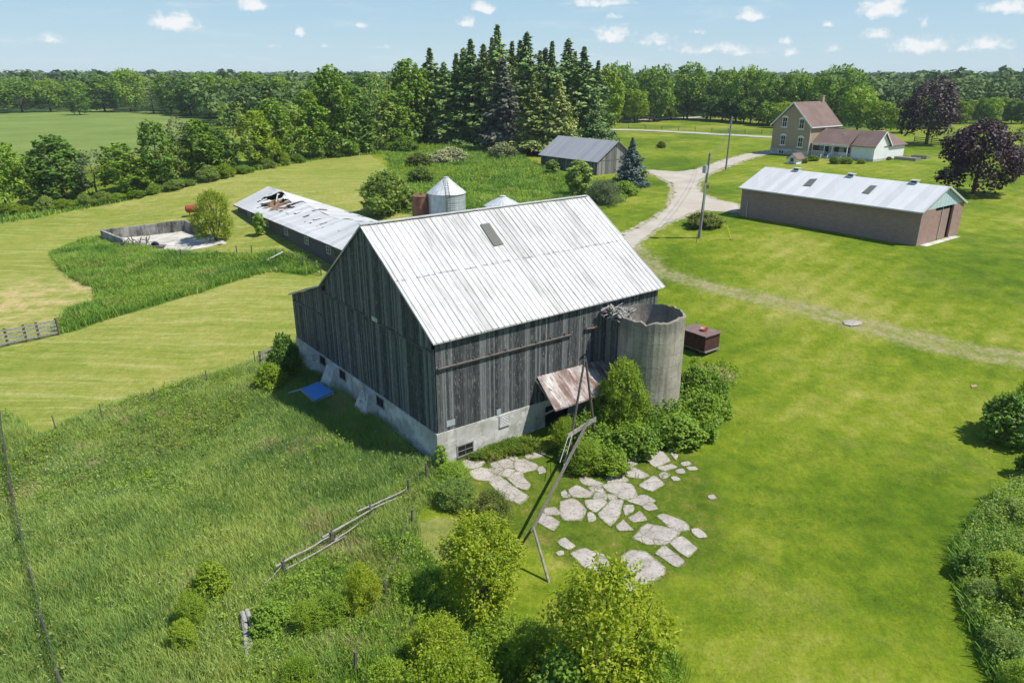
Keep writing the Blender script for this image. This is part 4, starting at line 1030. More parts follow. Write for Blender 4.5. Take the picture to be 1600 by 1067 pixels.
# ------------------------------------------------------------------ brick shop with metal roof
def shop():
    f = Fr((40.85, 71.35, 3.95)); W_, L_, E_, R_ = 9.5, 21.2, 3.55, 5.55
    t = thing('machine_shed', 'long low brick machine shed with a white metal roof and sliding doors', 'shed', f.o, ROT)
    rng = np.random.default_rng(6)
    m = MB(); th = .2
    m.box((0, 0, -.6), (th, L_, E_)); m.box((W_ - th, 0, -.6), (W_, L_, E_)); m.box((th, L_ - th, -.6), (W_ - th, L_, E_))
    m.box((th, 0, -.6), (2.95, th, E_ - .02)); m.box((7.15, 0, -.6), (W_ - th, th, E_ - .02))
    m.build('wall', M['shop_brick'], t)
    m = MB(); m.prism([(.02, L_ - .1, E_), (W_ - .02, L_ - .1, E_), (W_ / 2, L_ - .1, R_ - .05)], (0, .08, 0)); m.build('gable', M['blue_siding'], t)
    m = MB(); m.prism([(.05, .03, E_ - .015), (W_ - .05, .03, E_ - .015), (W_ / 2, .03, R_ - .08)], (0, .08, 0)); m.build('gable', M['blue_siding'], t)
    oh = .35; og = .16; sl = (R_ - E_) / (W_ / 2)
    m = MB(); y0, y1 = -og, L_ + .35
    for s in (1, -1):
        X = lambda x: x if s > 0 else W_ - x
        ze = E_ - sl * oh + .04
        P = [(X(-oh), y0, ze), (X(W_ / 2), y0, R_ + .04), (X(W_ / 2), y1, R_ + .04), (X(-oh), y1, ze)]
        nr = 24; v = []
        for j in range(nr + 1):
            y = y0 + (y1 - y0) * j / nr
            for u in (0, .25, .5, .75, 1): v.append(Vector((X(-oh + (W_ / 2 + oh) * u), y, ze + (R_ + .04 - ze) * u + .02 * rng.uniform(-1, 1) * (0 < u < 1))))
        q = [(j * 5 + i, j * 5 + i + 1, j * 5 + i + 6, j * 5 + i + 5) for j in range(nr) for i in range(4)]
        m.add(v, q); m.add([p - Vector((0, 0, .06)) for p in v], q)
    rf = m.build('roof', M['shop_roof'], t)
    m = MB()
    for s in (1, -1):
        X = lambda x: x if s > 0 else W_ - x
        ze = E_ - sl * oh + .02
        m.beam((X(-oh), y0 - .03, ze), (X(W_ / 2), y0 - .03, R_ + .02), .05, .2); m.beam((X(-oh - .03), y0, ze), (X(-oh - .03), y1, ze), .06, .14)
    m.build('fascia', M['tin_vent'], rf)
    nr = Vector((-sl, 0, 1)).normalized()
    for c in ((448, 635, 485, 600, 525, 598, 490, 637), (755, 672, 800, 633, 835, 635, 792, 677)):
        P = [f.hit(1120 + c[i] / 3.333, 100 + c[i + 1] / 3.333, nr, nr.dot(Vector((0, 0, E_))) + .075) for i in (0, 2, 4, 6)]
        m = MB(); m.prism([tuple(p) for p in P], nr * .02); m.build('skylight', M['skylight'], rf)
    for px, py in ((1246, 262), (1331, 272), (1430, 283)):
        h = f.hit(px, py, (1, 0, 0), W_ / 2); y = h.y
        m = MB(); m.box((W_ / 2 - .26, y - .34, R_ - .1), (W_ / 2 + .26, y + .34, R_ + .27)); m.box((W_ / 2 - .34, y - .42, R_ + .273), (W_ / 2 + .34, y + .42, R_ + .33))
        v = m.build('roof_vent', M['tin_vent'], rf)
        m = MB(); m.box((W_ / 2 - .27, y - .28, R_ + .06), (W_ / 2 - .263, y + .28, R_ + .22)); m.build('louvre', M['shade_black'], v)
    for a, b in ((2.8, 4.95), (4.97, 6.75)):
        m = MB(); m.box((a, .22, -.1), (b, .28, E_ - .35)); m.box((a, .20, -.1), (a + .05, .218, E_ - .35)); m.build('sliding_door', M['shop_brick'], t)
    m = MB(); m.box((2.9, .32, -.2), (7.3, .35, E_)); m.build('door_shade', M['shade_black'], t)  # near-black sheet paints the shadow strip around the set-back doors
    m = MB(); m.box((4.935, .14, -.1), (4.985, .19, E_ - .1)); m.build('door_track', M['tin_vent'], t)
    m = MB(); m.tube([(-.06, L_ - 1.0, -.3), (-.06, L_ - 1.0, 1.9), (-.2, L_ - 1.0, 2.0)], .05, 6); m.build('vent_pipe', M['tin_vent'], t)
    m = MB(); m.box((.8, -.7, -.5), (8.6, -.02, .03)); m.build('door_sill', M['concrete'], t)
shop()

def grey_shed():
    a = Zat(842, 242, 6.45); b = Zat(933, 252, 6.45)
    f = Fr((b.x, b.y, 4.0)); L_ = 15.2; W_ = 9.2; E_ = 2.45; R_ = 5.5
    t = thing('board_shed', 'weathered grey board shed with a plain grey roof beside the blue spruce', 'shed', f.o, ROT)
    rng = np.random.default_rng(8); m = MB()
    boards(m, lambda u, d, z: (-d, u, z), 0, L_, lambda u: -.6, lambda u: E_, .24, .03, rng); m.build('plank_wall', M['barn_board'], t)
    rl = lambda x: E_ + (R_ - E_) * (1 - abs(x - W_ / 2) / (W_ / 2))
    m = MB(); boards(m, lambda u, d, z: (u, -d, z), 0, W_, lambda u: -.6, lambda u: rl(u) - .05, .24, .03, rng); m.beam((0, -.06, E_), (W_, -.06, E_), .04, .1); m.build('plank_wall', M['grey_board'], t)
    m = MB(); m.prism([(.05, .06, -.6), (W_ - .05, .06, -.6), (W_ - .05, .06, E_ - .1), (W_ / 2, .06, R_ - .12), (.05, .06, E_ - .1)], (0, L_ - .1, 0)); m.build('dark_backing', M['shade_black'], t)  # solid core coloured near-black in place of a shaded interior
    m = MB(); oh = .35; s = (R_ - E_) / (W_ / 2)
    for k in (1, -1):
        X = lambda x: x if k > 0 else W_ - x
        m.prism([(X(-oh), -.45, E_ - s * oh), (X(W_ / 2), -.45, R_), (X(W_ / 2), -.45, R_ + .09), (X(-oh), -.45, E_ - s * oh + .09)], (0, L_ + .9, 0))
    m.build('roof', M['shed_roof'], t)
grey_shed()

def long_shed():
    f = Fr((-39.3, 103.0, 1.0)); L_ = 36.; W_ = 9.8; E_ = 2.0; R_ = 3.95
    t = thing('collapsed_shed', 'long low dark shed whose pale metal roof sags and has fallen in', 'shed', f.o, ROT)
    rng = np.random.default_rng(9)
    rot = lambda y: 1.25 * math.exp(-((y + 21) / 9) ** 2) + .9 * math.exp(-((y + 8.5) / 2.6) ** 2)
    def rz(x, y):
        u = abs(x - W_ / 2) / (W_ / 2); z = E_ + (R_ - E_) * (1 - min(u, 1.08))
        k = max(0, 1 - u * 1.05) ** .8
        z -= rot(y) * k
        if x < W_ / 2: z += .10 * math.sin(y * .9) * k
        return z
    m = MB(); m.box((0, -L_, -.8), (.15, 0, E_ - .05)); m.box((W_ - .15, -L_, -.8), (W_, 0, E_ - .05)); m.box((.15, -.15, -.8), (W_ - .15, 0, E_ - .05)); m.box((.15, -L_, -.8), (W_ - .15, -L_ + .15, E_ - .05)); m.build('wall', M['dark_wall'], t)
    m = MB(); m.prism([(.1, -.12, E_ - .05), (W_ - .1, -.12, E_ - .05), (W_ / 2, -.12, R_ - .15)], (0, .1, 0)); m.build('gable', M['dark_wall'], t)
    def hole(x, y):
        xx = x - (3.0 + .5 * math.sin(y * 2.1) + .35 * math.sin(y * 5.3 + 1)); yy = y + 8.2
        return (xx / 1.65) ** 2 + (yy / 4.7) ** 2 < 1 + .25 * math.sin(x * 5 + y * 3)
    m = MB(); oh = .45
    for side in (0, 1):
        nx, ny = 22, 150; v = []
        for j in range(ny + 1):
            y = .4 - (L_ + .8) * j / ny
            for i in range(nx + 1):
                u = i / nx; x = (-oh + (W_ / 2 + oh) * u) if side == 0 else (W_ + oh - (W_ / 2 + oh) * u)
                v.append((x, y, rz(x, y) + .05 + .012 * (i % 2) + .03 * float(vnoise(np.array(x * 1.1), np.array(y * .8), 4))))
        q = []
        for j in range(ny):
            for i in range(nx):
                c = v[j * (nx + 1) + i]
                if side == 0 and hole(c[0], c[1]): continue
                if side == 0 and i in (9, 10) and -33 < c[1] < -13 and rng.uniform() < .06: continue
                q.append((j * (nx + 1) + i, j * (nx + 1) + i + 1, (j + 1) * (nx + 1) + i + 1, (j + 1) * (nx + 1) + i))
        m.add(v, q)
    rf = m.build('roof', M['ruin_roof'], t)
    m = MB(); m.box((-oh - .02, -L_ - .4, E_ - .28), (-oh + .02, .4, E_ - .12)); m.build('fascia', M['dark_wall'], rf)
    # slipped sheets
    m = MB()
    for x, y, a, l, w in ((3.0, -11.2, .5, 1.9, 1.0), (4.2, -12.0, -.3, 2.4, .9), (2.2, -6.0, .2, 1.4, .8), (2.9, -15.5, .3, .9, .5), (3.0, -18.2, .2, .9, .6), (3.3, -20.7, -.2, .9, .5), (3.0, -23.5, .3, 1.2, .5), (5.6, -16.5, .1, 2.5, .9)):
        z = rz(x, y) + .2; d = Vector((math.cos(a), math.sin(a), .12)) * l / 2; e = Vector((-math.sin(a), math.cos(a), .35 * rng.uniform(-1, 1))) * w / 2; c = Vector((x, y, z))
        m = MB(); m.prism([c - d - e, c + d - e, c + d + e, c - d + e], (0, 0, .02)); m.build('slipped_sheet', M['ruin_roof'], rf)
    m = MB()
    for k in range(11):
        y = -4.6 - k * .68 + rng.uniform(-.2, .2); z = E_ + .55 - rng.uniform(0, .5)
        m.beam((1.6 + rng.uniform(-.3, .4), y, E_ + .25), (5.2 + rng.uniform(-.5, .5), y + rng.uniform(-.8, .8), z + rng.uniform(-.6, .9)), .12, .2)
    for k in range(34):
        p = Vector((rng.uniform(1.6, 5.0), rng.uniform(-12.2, -4.2), rng.uniform(1.2, 2.6))); d = Vector(rng.normal(size=3)); d.z *= .35; d = d.normalized() * rng.uniform(.4, 1.3)
        m.beam(p - d, p + d, .12, .12)
    m.build('rafter', M['broken_wood'], t)
    m = MB(); m.beam((4.9, -3.6, R_ - .1), (3.2, -7.0, 2.9), .16, .06); m.build('batten', M['grime_white'], t)
    for px, py in ((389, 332), (417, 342), (446, 351), (478, 361), (512, 372), (524, 376)):
        h = f.hit(px, py, (1, 0, 0), -.01)
        framed_window(t, lambda u, d, z: (-.005 - d, u, z), h.y, 1.05, .95, .7, .1, 'grime_white' if px < 520 else 'steel_post', 2, 'glass')
    m = MB(); m.box((.2, -L_ + .2, -.7), (W_ - .2, -.2, -.6)); m.build('shed_floor', M['shade_black'], t)  # floor slab coloured near-black so the inside looks unlit
long_shed()

def grain_bin(px, py, peave, ppeak, wpx, label, ladder):
    b = G(px, py); dp = b.y * CP + (HC - b.z) * SP; R = wpx / F * dp / 2; E_ = zover(px, peave, b) - b.z; K = zover(px, ppeak, b) - b.z
    t = thing('grain_bin', label, 'grain bin', b, 0)
    m = MB(); prof = []
    n = int(E_ / .1)
    for i in range(n + 1): prof.append((R + (.022 if i % 2 else 0) + (.02 if i % 8 == 0 else 0), -.3 + (E_ + .3) * i / n))
    m.lathe(prof, 48); m.build('wall', M['galv'], t)
    m = MB(); m.lathe([(R + .12, E_ - .04), (R + .12, E_ + .02), (R * .5 + .2, E_ + (K - E_) * .46), (.36, K - .2), (.36, K - .08), (.05, K)], 24); rf = m.build('roof', M['galv_roof'], t)
    if ladder:
        m = MB(); d = Vector((-b.x * .6 + 8, -b.y, 0)).normalized(); s = Vector((-d.y, d.x, 0)); d *= R + .14
        for k in (-.24, .24): m.beam(d + s * k + Vector((0, 0, .2)), d + s * k + Vector((0, 0, E_ + .1)), .05)
        for i in range(int(E_ / .3)): m.beam(d - s * .24 + Vector((0, 0, .4 + i * .3)), d + s * .24 + Vector((0, 0, .4 + i * .3)), .04)
        m.build('ladder', M['steel_post'], t)
        m = MB(); e = d.normalized()
        for k in (-.2, .2): m.beam(e * (R + .1) + s * k + Vector((0, 0, E_ + .12)), e * .5 + s * k + Vector((0, 0, K - .02)), .04)
        for i in range(8): u = i / 8; c = (e * (R + .1)).lerp(e * .5, u) + Vector((0, 0, E_ + .12 + (K - E_ - .14) * u)); m.beam(c - s * .2, c + s * .2, .035)
        m.build('roof_ladder', M['steel_post'], rf)
    return b
grain_bin(699.5, 353, 301, 276, 57, 'tall round galvanised grain bin with a cone roof and ladder', True)
grain_bin(786, 392, 321, 305, 54, 'smaller galvanised grain bin of which only the cone roof shows over the barn ridge', False)
def rust_tank():
    b = G(660, 356); dp = b.y * CP + (HC - b.z) * SP; R = 28 / F * dp / 2; H = zover(660, 306, b) - b.z
    t = thing('rusty_tank', 'rusty brown upright steel tank standing against the tall grain bin', 'tank', b)
    m = MB(); prof = [(R + (.02 if i % 5 == 0 else 0), -.2 + (H + .2) * i / 15) for i in range(16)] + [(R * .96, H + .06), (0.01, H + .16)]
    m.lathe(prof, 32); m.build('body', M['rust'], t)
    m = MB(); m.lathe([(R + .03, H - .03), (R + .05, H + .02), (R + .02, H + .05)], 32); m.build('rim', M['rust_rail'], t)
    m = MB(); m.tube([(0, 0, H + .1), (0, 0, H + .35)], .16, 12); m.build('cap', M['rust'], t)
rust_tank()

# ------------------------------------------------------------------ farmhouse
def house():
    f = Fr((61.3, 153.0, 4.45)); W_, D_, E_, R_ = 8.8, 10.8, 6.25, 10.6
    t = thing('farmhouse', 'two storey brown brick farmhouse with a low white wing and porch', 'house', f.o, ROT)
    m = MB(); m.box((0, 0, 1.25), (D_, W_, E_)); m.prism([(0, 0, E_), (0, W_, E_), (0, W_ / 2, R_ - .12)], (D_, 0, 0)); m.build('wall', M['house_brick'], t)
    m = MB(); m.box((-.08, -.08, -1), (D_ + .08, W_ + .08, 1.248)); m.build('foundation', M['concrete'], t)
    oh = .45; sl = (R_ - E_) / (W_ / 2); m = MB()
    for s in (1, -1):
        Y = lambda y: y if s > 0 else W_ - y
        m.prism([(-oh, Y(-oh), E_ - sl * oh), (-oh, Y(W_ / 2), R_), (-oh, Y(W_ / 2), R_ + .14), (-oh, Y(-oh), E_ - sl * oh + .14)], (D_ + 2 * oh, 0, 0))
    rf = m.build('roof', M['shingle'], t)
    m = MB()
    for s in (1, -1):
        Y = lambda y: y if s > 0 else W_ - y
        m.beam((-oh - .03, Y(-oh), E_ - sl * oh + .05), (-oh - .03, Y(W_ / 2), R_ + .05), .05, .26); m.beam((-oh, Y(-oh - .03), E_ - sl * oh + .06), (D_ + oh, Y(-oh - .03), E_ - sl * oh + .06), .05, .18)
    m.build('fascia', M['white_trim'], rf)
    m = MB(); m.box((D_ - 1.0, W_ / 2 - .38, R_ - .6), (D_ - .25, W_ / 2 + .38, R_ + 1.15)); m.box((D_ - 1.06, W_ / 2 - .44, R_ + 1.153), (D_ - .19, W_ / 2 + .44, R_ + 1.3)); m.build('chimney', M['house_brick'], rf)
    fn = lambda u, d, z: (-d, u, z)
    for px, py in ((1226.5, 191), (1253, 194), (1223.5, 219), (1250.5, 222.5)):
        h = f.hit(px, py, (1, 0, 0), 0)
        w = framed_window(t, fn, h.y, h.z, .95, 1.75, .1, 'white_trim', 2)
        m = MB()
        P = [(h.y + math.cos(a) * .72, h.z + .97 + math.sin(a) * .34) for a in [PI * i / 10 for i in range(11)]]
        m.prism([(-.075, y, z) for y, z in P] , (.07, 0, 0)); m.box((-.07, h.y - .72, h.z + .8), (-.002, h.y - .6, h.z + .97)); m.box((-.07, h.y + .6, h.z + .8), (-.002, h.y + .72, h.z + .97))
        m.build('lintel', M['white_trim'], w)
        m = MB(); m.box((-.16, h.y - .75, h.z - 1.15), (-.002, h.y + .75, h.z - .985)); m.build('sill', M['white_trim'], w)
    h = f.hit(1220.5, 238.5, (1, 0, 0), -.08); framed_window(t, lambda u, d, z: (-.08 - d, u, z), h.y, .62, 1.2, .62, .12, 'white_trim', True)
    # south wall window and trim
    m = MB(); m.tube([(-.06, -.06, .3), (-.06, -.06, E_ - .35)], .06, 6); m.build('downspout', M['white_trim'], t)
    # wing: gable end towards -y, roof falling to the porch eave on the -x side
    X0, X1, XR = 1.9, 7.8, 5.0; YW = -12.9; YP = -8.2; ez = 2.95; rz_ = 5.45
    m = MB(); m.box((X0, YW, .45), (X1, YP, ez)); m.box((XR - 1, YP, .45), (X1, -.02, ez)); m.prism([(X0, YW, ez), (X1, YW, ez), (XR, YW, rz_ - .1)], (0, .2, 0)); m.build('wing_wall', M['siding'], t)
    m = MB(); m.box((X0 - .05, YW - .05, -1.3), (X1 + .05, YP, .447)); m.build('wing_foundation', M['concrete'], t)
    m = MB(); s1 = (rz_ - ez) / (XR - X0)
    zl = lambda x: rz_ - s1 * (XR - x)
    pz = 2.72
    m.prism([(X0 - .35, YW - .35, zl(X0 - .35)), (XR, YW - .35, rz_), (XR, YW - .35, rz_ + .12), (X0 - .35, YW - .35, zl(X0 - .35) + .12)], (0, -YW + YP + .35, 0))
    m.prism([(X0 - 1.15, YP + .005, pz), (XR, YP + .005, rz_ + .01), (XR, YP + .005, rz_ + .13), (X0 - 1.15, YP + .005, pz + .12)], (0, -YP - .01, 0))
    m.prism([(X1 + .35, YW - .35, ez - .3), (XR + .003, YW - .35, rz_), (XR + .003, YW - .35, rz_ + .12), (X1 + .35, YW - .35, ez - .18)], (0, -YW + .34, 0))
    wr = m.build('wing_roof', M['shingle'], t)
    m = MB(); m.beam((X0 - .35, YW - .38, zl(X0 - .35) + .04), (XR, YW - .38, rz_ + .04), .05, .2); m.beam((X1 + .35, YW - .38, ez - .25), (XR, YW - .38, rz_ + .04), .05, .2); m.beam((X0 - 1.18, YP, pz + .06), (X0 - 1.18, -.05, pz + .06), .05, .14); m.build('fascia', M['white_trim'], wr)
    m = MB(); hv = f.hit(1321, 202, (1, 0, 0), 4.0); m.box((3.6, hv.y - .2, zl(3.8)), (4.0, hv.y + .2, zl(3.8) + .42)); m.build('roof_vent', M['tin_vent'], wr)
    # rear extension, eave towards -y
    XE = 14.6; YE = YW + .3; YK = YE + 4.6
    m = MB(); m.box((X1 + .003, YE, .2), (XE, YK + 4, 2.85)); m.prism([(XE - .2, YE, 2.85), (XE - .2, YK + 4, 2.85), (XE - .2, YK, 5.0)], (.2, 0, 0)); m.build('extension_wall', M['siding'], t)
    m = MB(); m.box((X1 + .06, YE - .03, -1.3), (XE + .03, YK + 4.03, .197)); m.build('extension_foundation', M['concrete'], t)
    m = MB(); m.prism([(XR + .6, YE - .4, 2.62), (XR + .6, YK, 5.1), (XR + .6, YK, 5.22), (XR + .6, YE - .4, 2.74)], (XE + .35 - XR - .6, 0, 0)); m.prism([(XR + .6, YK + 4.4, 2.62), (XR + .6, YK + .003, 5.1), (XR + .6, YK + .003, 5.22), (XR + .6, YK + 4.4, 2.74)], (XE + .35 - XR - .6, 0, 0)); m.build('extension_roof', M['shingle'], t)
    # porch
    PX = .85; pe = pz + .06
    m = MB(); m.box((PX, YP + .005, .25), (XR - 1.0, -.1, .42)); m.box((PX + .1, YP + .1, -.9), (PX + .15, -.1, .248)); po = m.build('porch_floor', M['grime_white'], t)
    for y in (-.35, -3.0, -4.75, -7.9):
        m = MB(); m.box((PX, y - .07, .423), (PX + .14, y + .07, pe)); m.build('porch_post', M['white_trim'], po)
    for a, b in ((-2.92, -.43), (-7.82, -4.83)):
        m = MB(); m.box((PX + .04, a, 1.28), (PX + .1, b, 1.36)); m.box((PX + .04, a, .52), (PX + .1, b, .58))
        k = a + .1
        while k < b: m.box((PX + .05, k, .583), (PX + .09, k + .06, 1.278)); k += .17
        m.build('railing', M['white_trim'], po)
    m = MB(); m.box((PX + .04, YP + .1, pe - .35), (PX + .1, -.3, pe - .05)); m.build('porch_beam', M['white_trim'], po)
    m = MB()
    for k in range(4): m.box((PX - .3 - k * .3, -4.6, -.9), (PX - .004 - k * .3, -3.15, .25 - k * .19))
    st = m.build('steps', M['white_trim'], po)
    for y in (-4.62, -3.13):
        m = MB(); m.beam((PX, y, 1.35), (PX - 1.2, y, .6), .08, .08); m.box((PX - 1.26, y - .06, -.7), (PX - 1.14, y + .06, .75))
        for k in range(6): m.box((PX - .15 - k * .18, y - .02, -.3), (PX - .11 - k * .18, y + .02, 1.25 - k * .115))
        m.build('stair_rail', M['white_trim'], st)
    m = MB(); m.box((XR - 1.03, -4.5, .43), (XR - 1.003, -3.5, 2.4)); m.build('door', M['dark_wall'], t)
    for y in (-1.6, -6.2): framed_window(t, lambda u, d, z: (XR - 1.0 - d, u, z), y, 1.55, 1.3, 1.1, .08, 'white_trim', True)
    # cellar entrance
    g = G(1244, 257); c = thing('cellar_hatch', 'tiny white gabled cellar entrance with a brown roof in front of the brick gable', 'shelter', (g.x, g.y, g.z - .1), ROT)
    m = MB(); w, l, e, r = 2.0, 2.6, 1.15, 2.0
    m.box((0, 0, -.2), (l, w, e)); m.prism([(0, 0, e), (0, w, e), (0, w / 2, r - .05)], (l, 0, 0)); m.build('wall', M['siding'], c)
    m = MB()
    for s in (1, -1):
        Y = lambda y: y if s > 0 else w - y
        m.prism([(-.25, Y(-.25), e - .2), (-.25, Y(w / 2), r), (-.25, Y(w / 2), r + .1), (-.25, Y(-.25), e - .1)], (l + .5, 0, 0))
    m.build('roof', M['shingle'], c)
    m = MB(); m.box((-.04, .55, .0), (-.003, 1.45, 1.3)); d = m.build('door', M['grime_white'], c)
    m = MB(); m.box((-.055, .7, .55), (-.043, 1.3, 1.15)); m.build('pane', M['glass'], d)
    # garden beds
    for i, (px, py, lx, ly) in enumerate(((1430, 252, 2.2, 4.2), (1447, 249, 1.6, 3.))):
        g = G(px, py); b = thing('garden_bed', ['low timber raised garden bed at the corner of the white wing', 'smaller timber garden bed behind the first, nearer the purple maple'][i], 'garden bed', g, ROT, 'raised garden beds')
        m = MB()
        for A, B in (((0, 0, 0), (lx, .12, .55)), ((0, ly - .12, 0), (lx, ly, .55)), ((0, .121, 0), (.12, ly - .121, .55)), ((lx - .12, .121, 0), (lx, ly - .121, .55))): m.box((A[0], A[1], -.3), B)
        m.build('frame', M['grey_board'], b)
        m = MB(); m.box((.121, .122, 0), (lx - .121, ly - .122, .46)); m.build('soil', M['leaf_olive' if i else 'soil'], b)
house()

# ------------------------------------------------------------------ concrete pen
def pen():
    A, B, C_, D_ = G(161, 374), G(292, 361), G(322, 373), G(222, 397)
    base = A; t = thing('concrete_pen', 'roofless concrete pen with stained low walls and a bare slab', 'enclosure', base)
    L = lambda p, z=0: Vector((p.x - base.x, p.y - base.y, p.z - base.z + z))
    def wall(a, b, h, h2):
        d = (L(b) - L(a)); d.z = 0; d.normalize(); n = Vector((-d.y, d.x, 0)) * .14; m = MB()
        k = 16; top = []; 
        P = [L(a) - n + Vector((0, 0, -.6)), L(b) - n + Vector((0, 0, -.6))]
        tp = [L(b).lerp(L(a), i / k) - n + Vector((0, 0, h2 + (h - h2) * i / k + .1 * float(vnoise(np.array(i * .9), np.array(1.), 7) - .5))) for i in range(k + 1)]
        m.prism([tuple(p) for p in P + tp], n * 2); return m.build('wall', M['stained_wall'], t)
    wall(A, B, 1.25, 1.45); wall(B, C_, 1.45, 1.2); wall(A, G(196, 388), 1.2, 1.15)
    fl = W([(163, 374), (291, 361), (340, 372), (356, 381), (300, 391), (228, 399), (196, 388)])
    z0 = base.z
    o = sheet('slab', fl, M['pad_floor'], .5, .05, .12, kind=None); o.parent = t; o.matrix_parent_inverse = Matrix.Translation(-Vector(base))
    g = G(228, 388); w = thing('scrap_frame', 'rusty heap of broken farm machinery leaning in the concrete pen', 'scrap', g)
    rng = np.random.default_rng(3); m = MB()
    for k in range(26):
        p = Vector((rng.uniform(-2.6, .8), rng.uniform(-1, 1), rng.uniform(.1, .9))); d = Vector(rng.normal(size=3)); d.z = abs(d.z) * .9; d = d.normalized() * rng.uniform(.4, 1.1)
        m.tube([p - d, p + d], rng.uniform(.03, .07), 5)
    m.build('frame', M['steel_post'], w)
    m = MB(); m.tube([(1.2, -.3, .4), (1.25, .2, .4)], .42, 14); m.build('wheel', M['black_iron'], w)
    m = MB(); m.box((.2, -.7, .3), (2.4, .5, .38)); m.beam((.2, -.7, .1), (2.6, -.7, .2), .1); m.build('tray', M['rust_rail'], w)
pen()
g = G(306, 337); t = thing('red_tank', 'faded red farm tank half hidden behind the yellow-green shrub', 'tank', g, .3)
m = MB(); m.tube([(-1.25, 0, 1.0), (-1.05, 0, 1.0), (1.05, 0, 1.0), (1.25, 0, 1.0)], [.3, .55, .55, .3], 16); m.build('body', M['red_tank'], t)
m = MB()
for x in (-.8, .8):
    for y in (-.35, .35): m.beam((x, y, -.1), (x, y * .8, .65), .08)
m.build('leg', M['steel_post'], t)

# ------------------------------------------------------------------ poles, wires, small things
def utility(px, py, ptop, label, trafo):
    b = G(px, py); tp = 1099 if px == 1092 else px + (6 if px == 1134 else 0); h = zover(tp, ptop, b) - b.z
    t = thing('utility_pole', label, 'utility pole', b)
    m = MB(); lean = (.35 if trafo else .15); m.tube([(0, 0, -.5), (lean * .5, 0, h * .5), (lean, 0, h)], [.17, .14, .11], 10); m.build('pole', M['utility_wood'], t)
    if trafo:
        m = MB(); z = h * .82; m.tube([(lean - .38, -.05, z - .38), (lean - .38, -.05, z + .4)], .26, 14); m.tube([(lean - .38, -.05, z + .4), (lean - .38, -.05, z + .58)], .05, 6); m.box((lean - .2, -.09, z - .15), (lean - .1, -.01, z + .2)); m.build('transformer', M['transformer'], t)
        m = MB(); m.box((lean * .6 - .02, -.26, h * .60), (lean * .6 + .28, -.13, h * .64)); m.build('bracket', M['rust'], t)
        m = MB(); m.box((.06, -.28, h * .32), (.22, -.165, h * .66)); m.build('meter_conduit', M['grime_white'], t)
    else:
        m = MB(); m.beam((lean - .05, 0, h - .3), (lean + .35, 0, h - .1), .08); m.build('bracket', M['grime_white'], t)
    m = MB(); m.tube([(lean, 0, h - .01), (lean, 0, h + .16)], .05, 6); m.build('insulator', M['transformer'], t)
    return Vector(b) + Vector((lean, 0, h - .05))
p1 = utility(1092, 372, 240, 'near grey utility pole with a transformer beside the driveway', True)
p2 = utility(1134, 265, 183, 'plain taller-looking utility pole in the grass beyond the driveway fork', False)
p3 = utility(1015, 189, 148, 'faint distant utility pole on the road verge', False)
def wire(a, b, sag, label, n=14, r=.02):
    o = thing('overhead_wire', label, 'wire', a); m = MB(); d = Vector(b) - Vector(a)
    m.tube([d * (i / n) - Vector((0, 0, sag * 4 * (i / n) * (1 - i / n))) for i in range(n + 1)], r, 4); m.build('cable', M['wire'], o)
wire(p1, p2, 1.2, 'lowest overhead cable strung between the two nearer utility poles'); wire(p1 + Vector((0, 0, -.9)), p2 + Vector((0, 0, -.7)), 1.3, 'second overhead cable just under the first between the poles')
wire(p2, p3, 2.0, 'overhead cable running from the taller-looking pole to the road', 20)
g = G(1143, 375); t = thing('marker_stake', 'thin bright yellow guy marker leaning on the lawn by the driveway', 'marker', g)
m = MB(); d = Vector((-.62, .1, 1.55)); m.tube([(0, 0, -.1), d], .045, 7); m.build('tube', M['yellow_paint'], t); m = MB(); m.tube([d * .95, d * 1.35], .015, 4); m.build('wire', M['wire'], t)
m = MB(); m.lathe([(.18, -.05), (.2, .06), (.0, .1)], 12); m.build('anchor', M['steel_post'], t)
g = G(1088, 379); t = thing('guy_stake', 'short thin steel stake in the grass at the foot of the near pole', 'stake', g); m = MB(); m.tube([(0, 0, -.1), (.02, 0, .9)], .03, 6); m.build('rod', M['steel_post'], t)
o = sheet('well_cover', W([(1318, 503), (1332, 501), (1348, 504), (1346, 509), (1330, 511), (1319, 508)]), M['flag'], .2, .07, .1, kind=None); tag(o, 'flat pale stone slab set at the edge of the dirt track', 'stone slab')
o = sheet('bare_patch', W([(1122, 586), (1136, 583), (1144, 590), (1138, 598), (1126, 600)]), M['soil'], .15, .05, .1, kind='structure')
o = sheet('bare_spot', W([(1517, 603), (1524, 602), (1527, 605), (1519, 606)]), M['soil'], .1, .05, .05, kind='structure')

# blue sheet shelter by the barn
g = G(490, 622); t = thing('blue_hut', 'low hut with a bright blue sheet roof in the shade of the barn gable', 'hut', g, 0)
P = [Zat(471, 608, g.z + .62), Zat(498, 597, g.z + .72), Zat(521, 612, g.z + .66), Zat(491, 627, g.z + .5)]
P = [p - Vector(g) for p in P]
m = MB(); m.prism([tuple(p) for p in P], (0, 0, .04)); m.build('roof', M['blue_panel'], t)
m = MB()
for p in P: m.beam((p.x * .97, p.y * .97, -.3), (p.x * .97, p.y * .97, p.z - .02), .1)
for i in range(4): m.beam(P[i] - Vector((0, 0, .08)), P[(i + 1) % 4] - Vector((0, 0, .08)), .06, .1)
q = Zat(450, 614, g.z + .5) - Vector(g); m.beam(P[0], q, .07); m.beam(P[1] + (P[1] - P[0]) * 0, P[0], .09, .05)
m.build('frame', M['grime_white'], t)
m = MB(); a, b, c, d = [Vector((p.x * .9, p.y * .9, p.z - .1)) for p in P]
for u, v in ((b, c), (c, d), (a, b)): m.prism([tuple(u), tuple(v), (v.x, v.y, -.1), (u.x, u.y, -.1)], (0, 0.02, 0))
m.build('wall', M['dark_wall'], t)
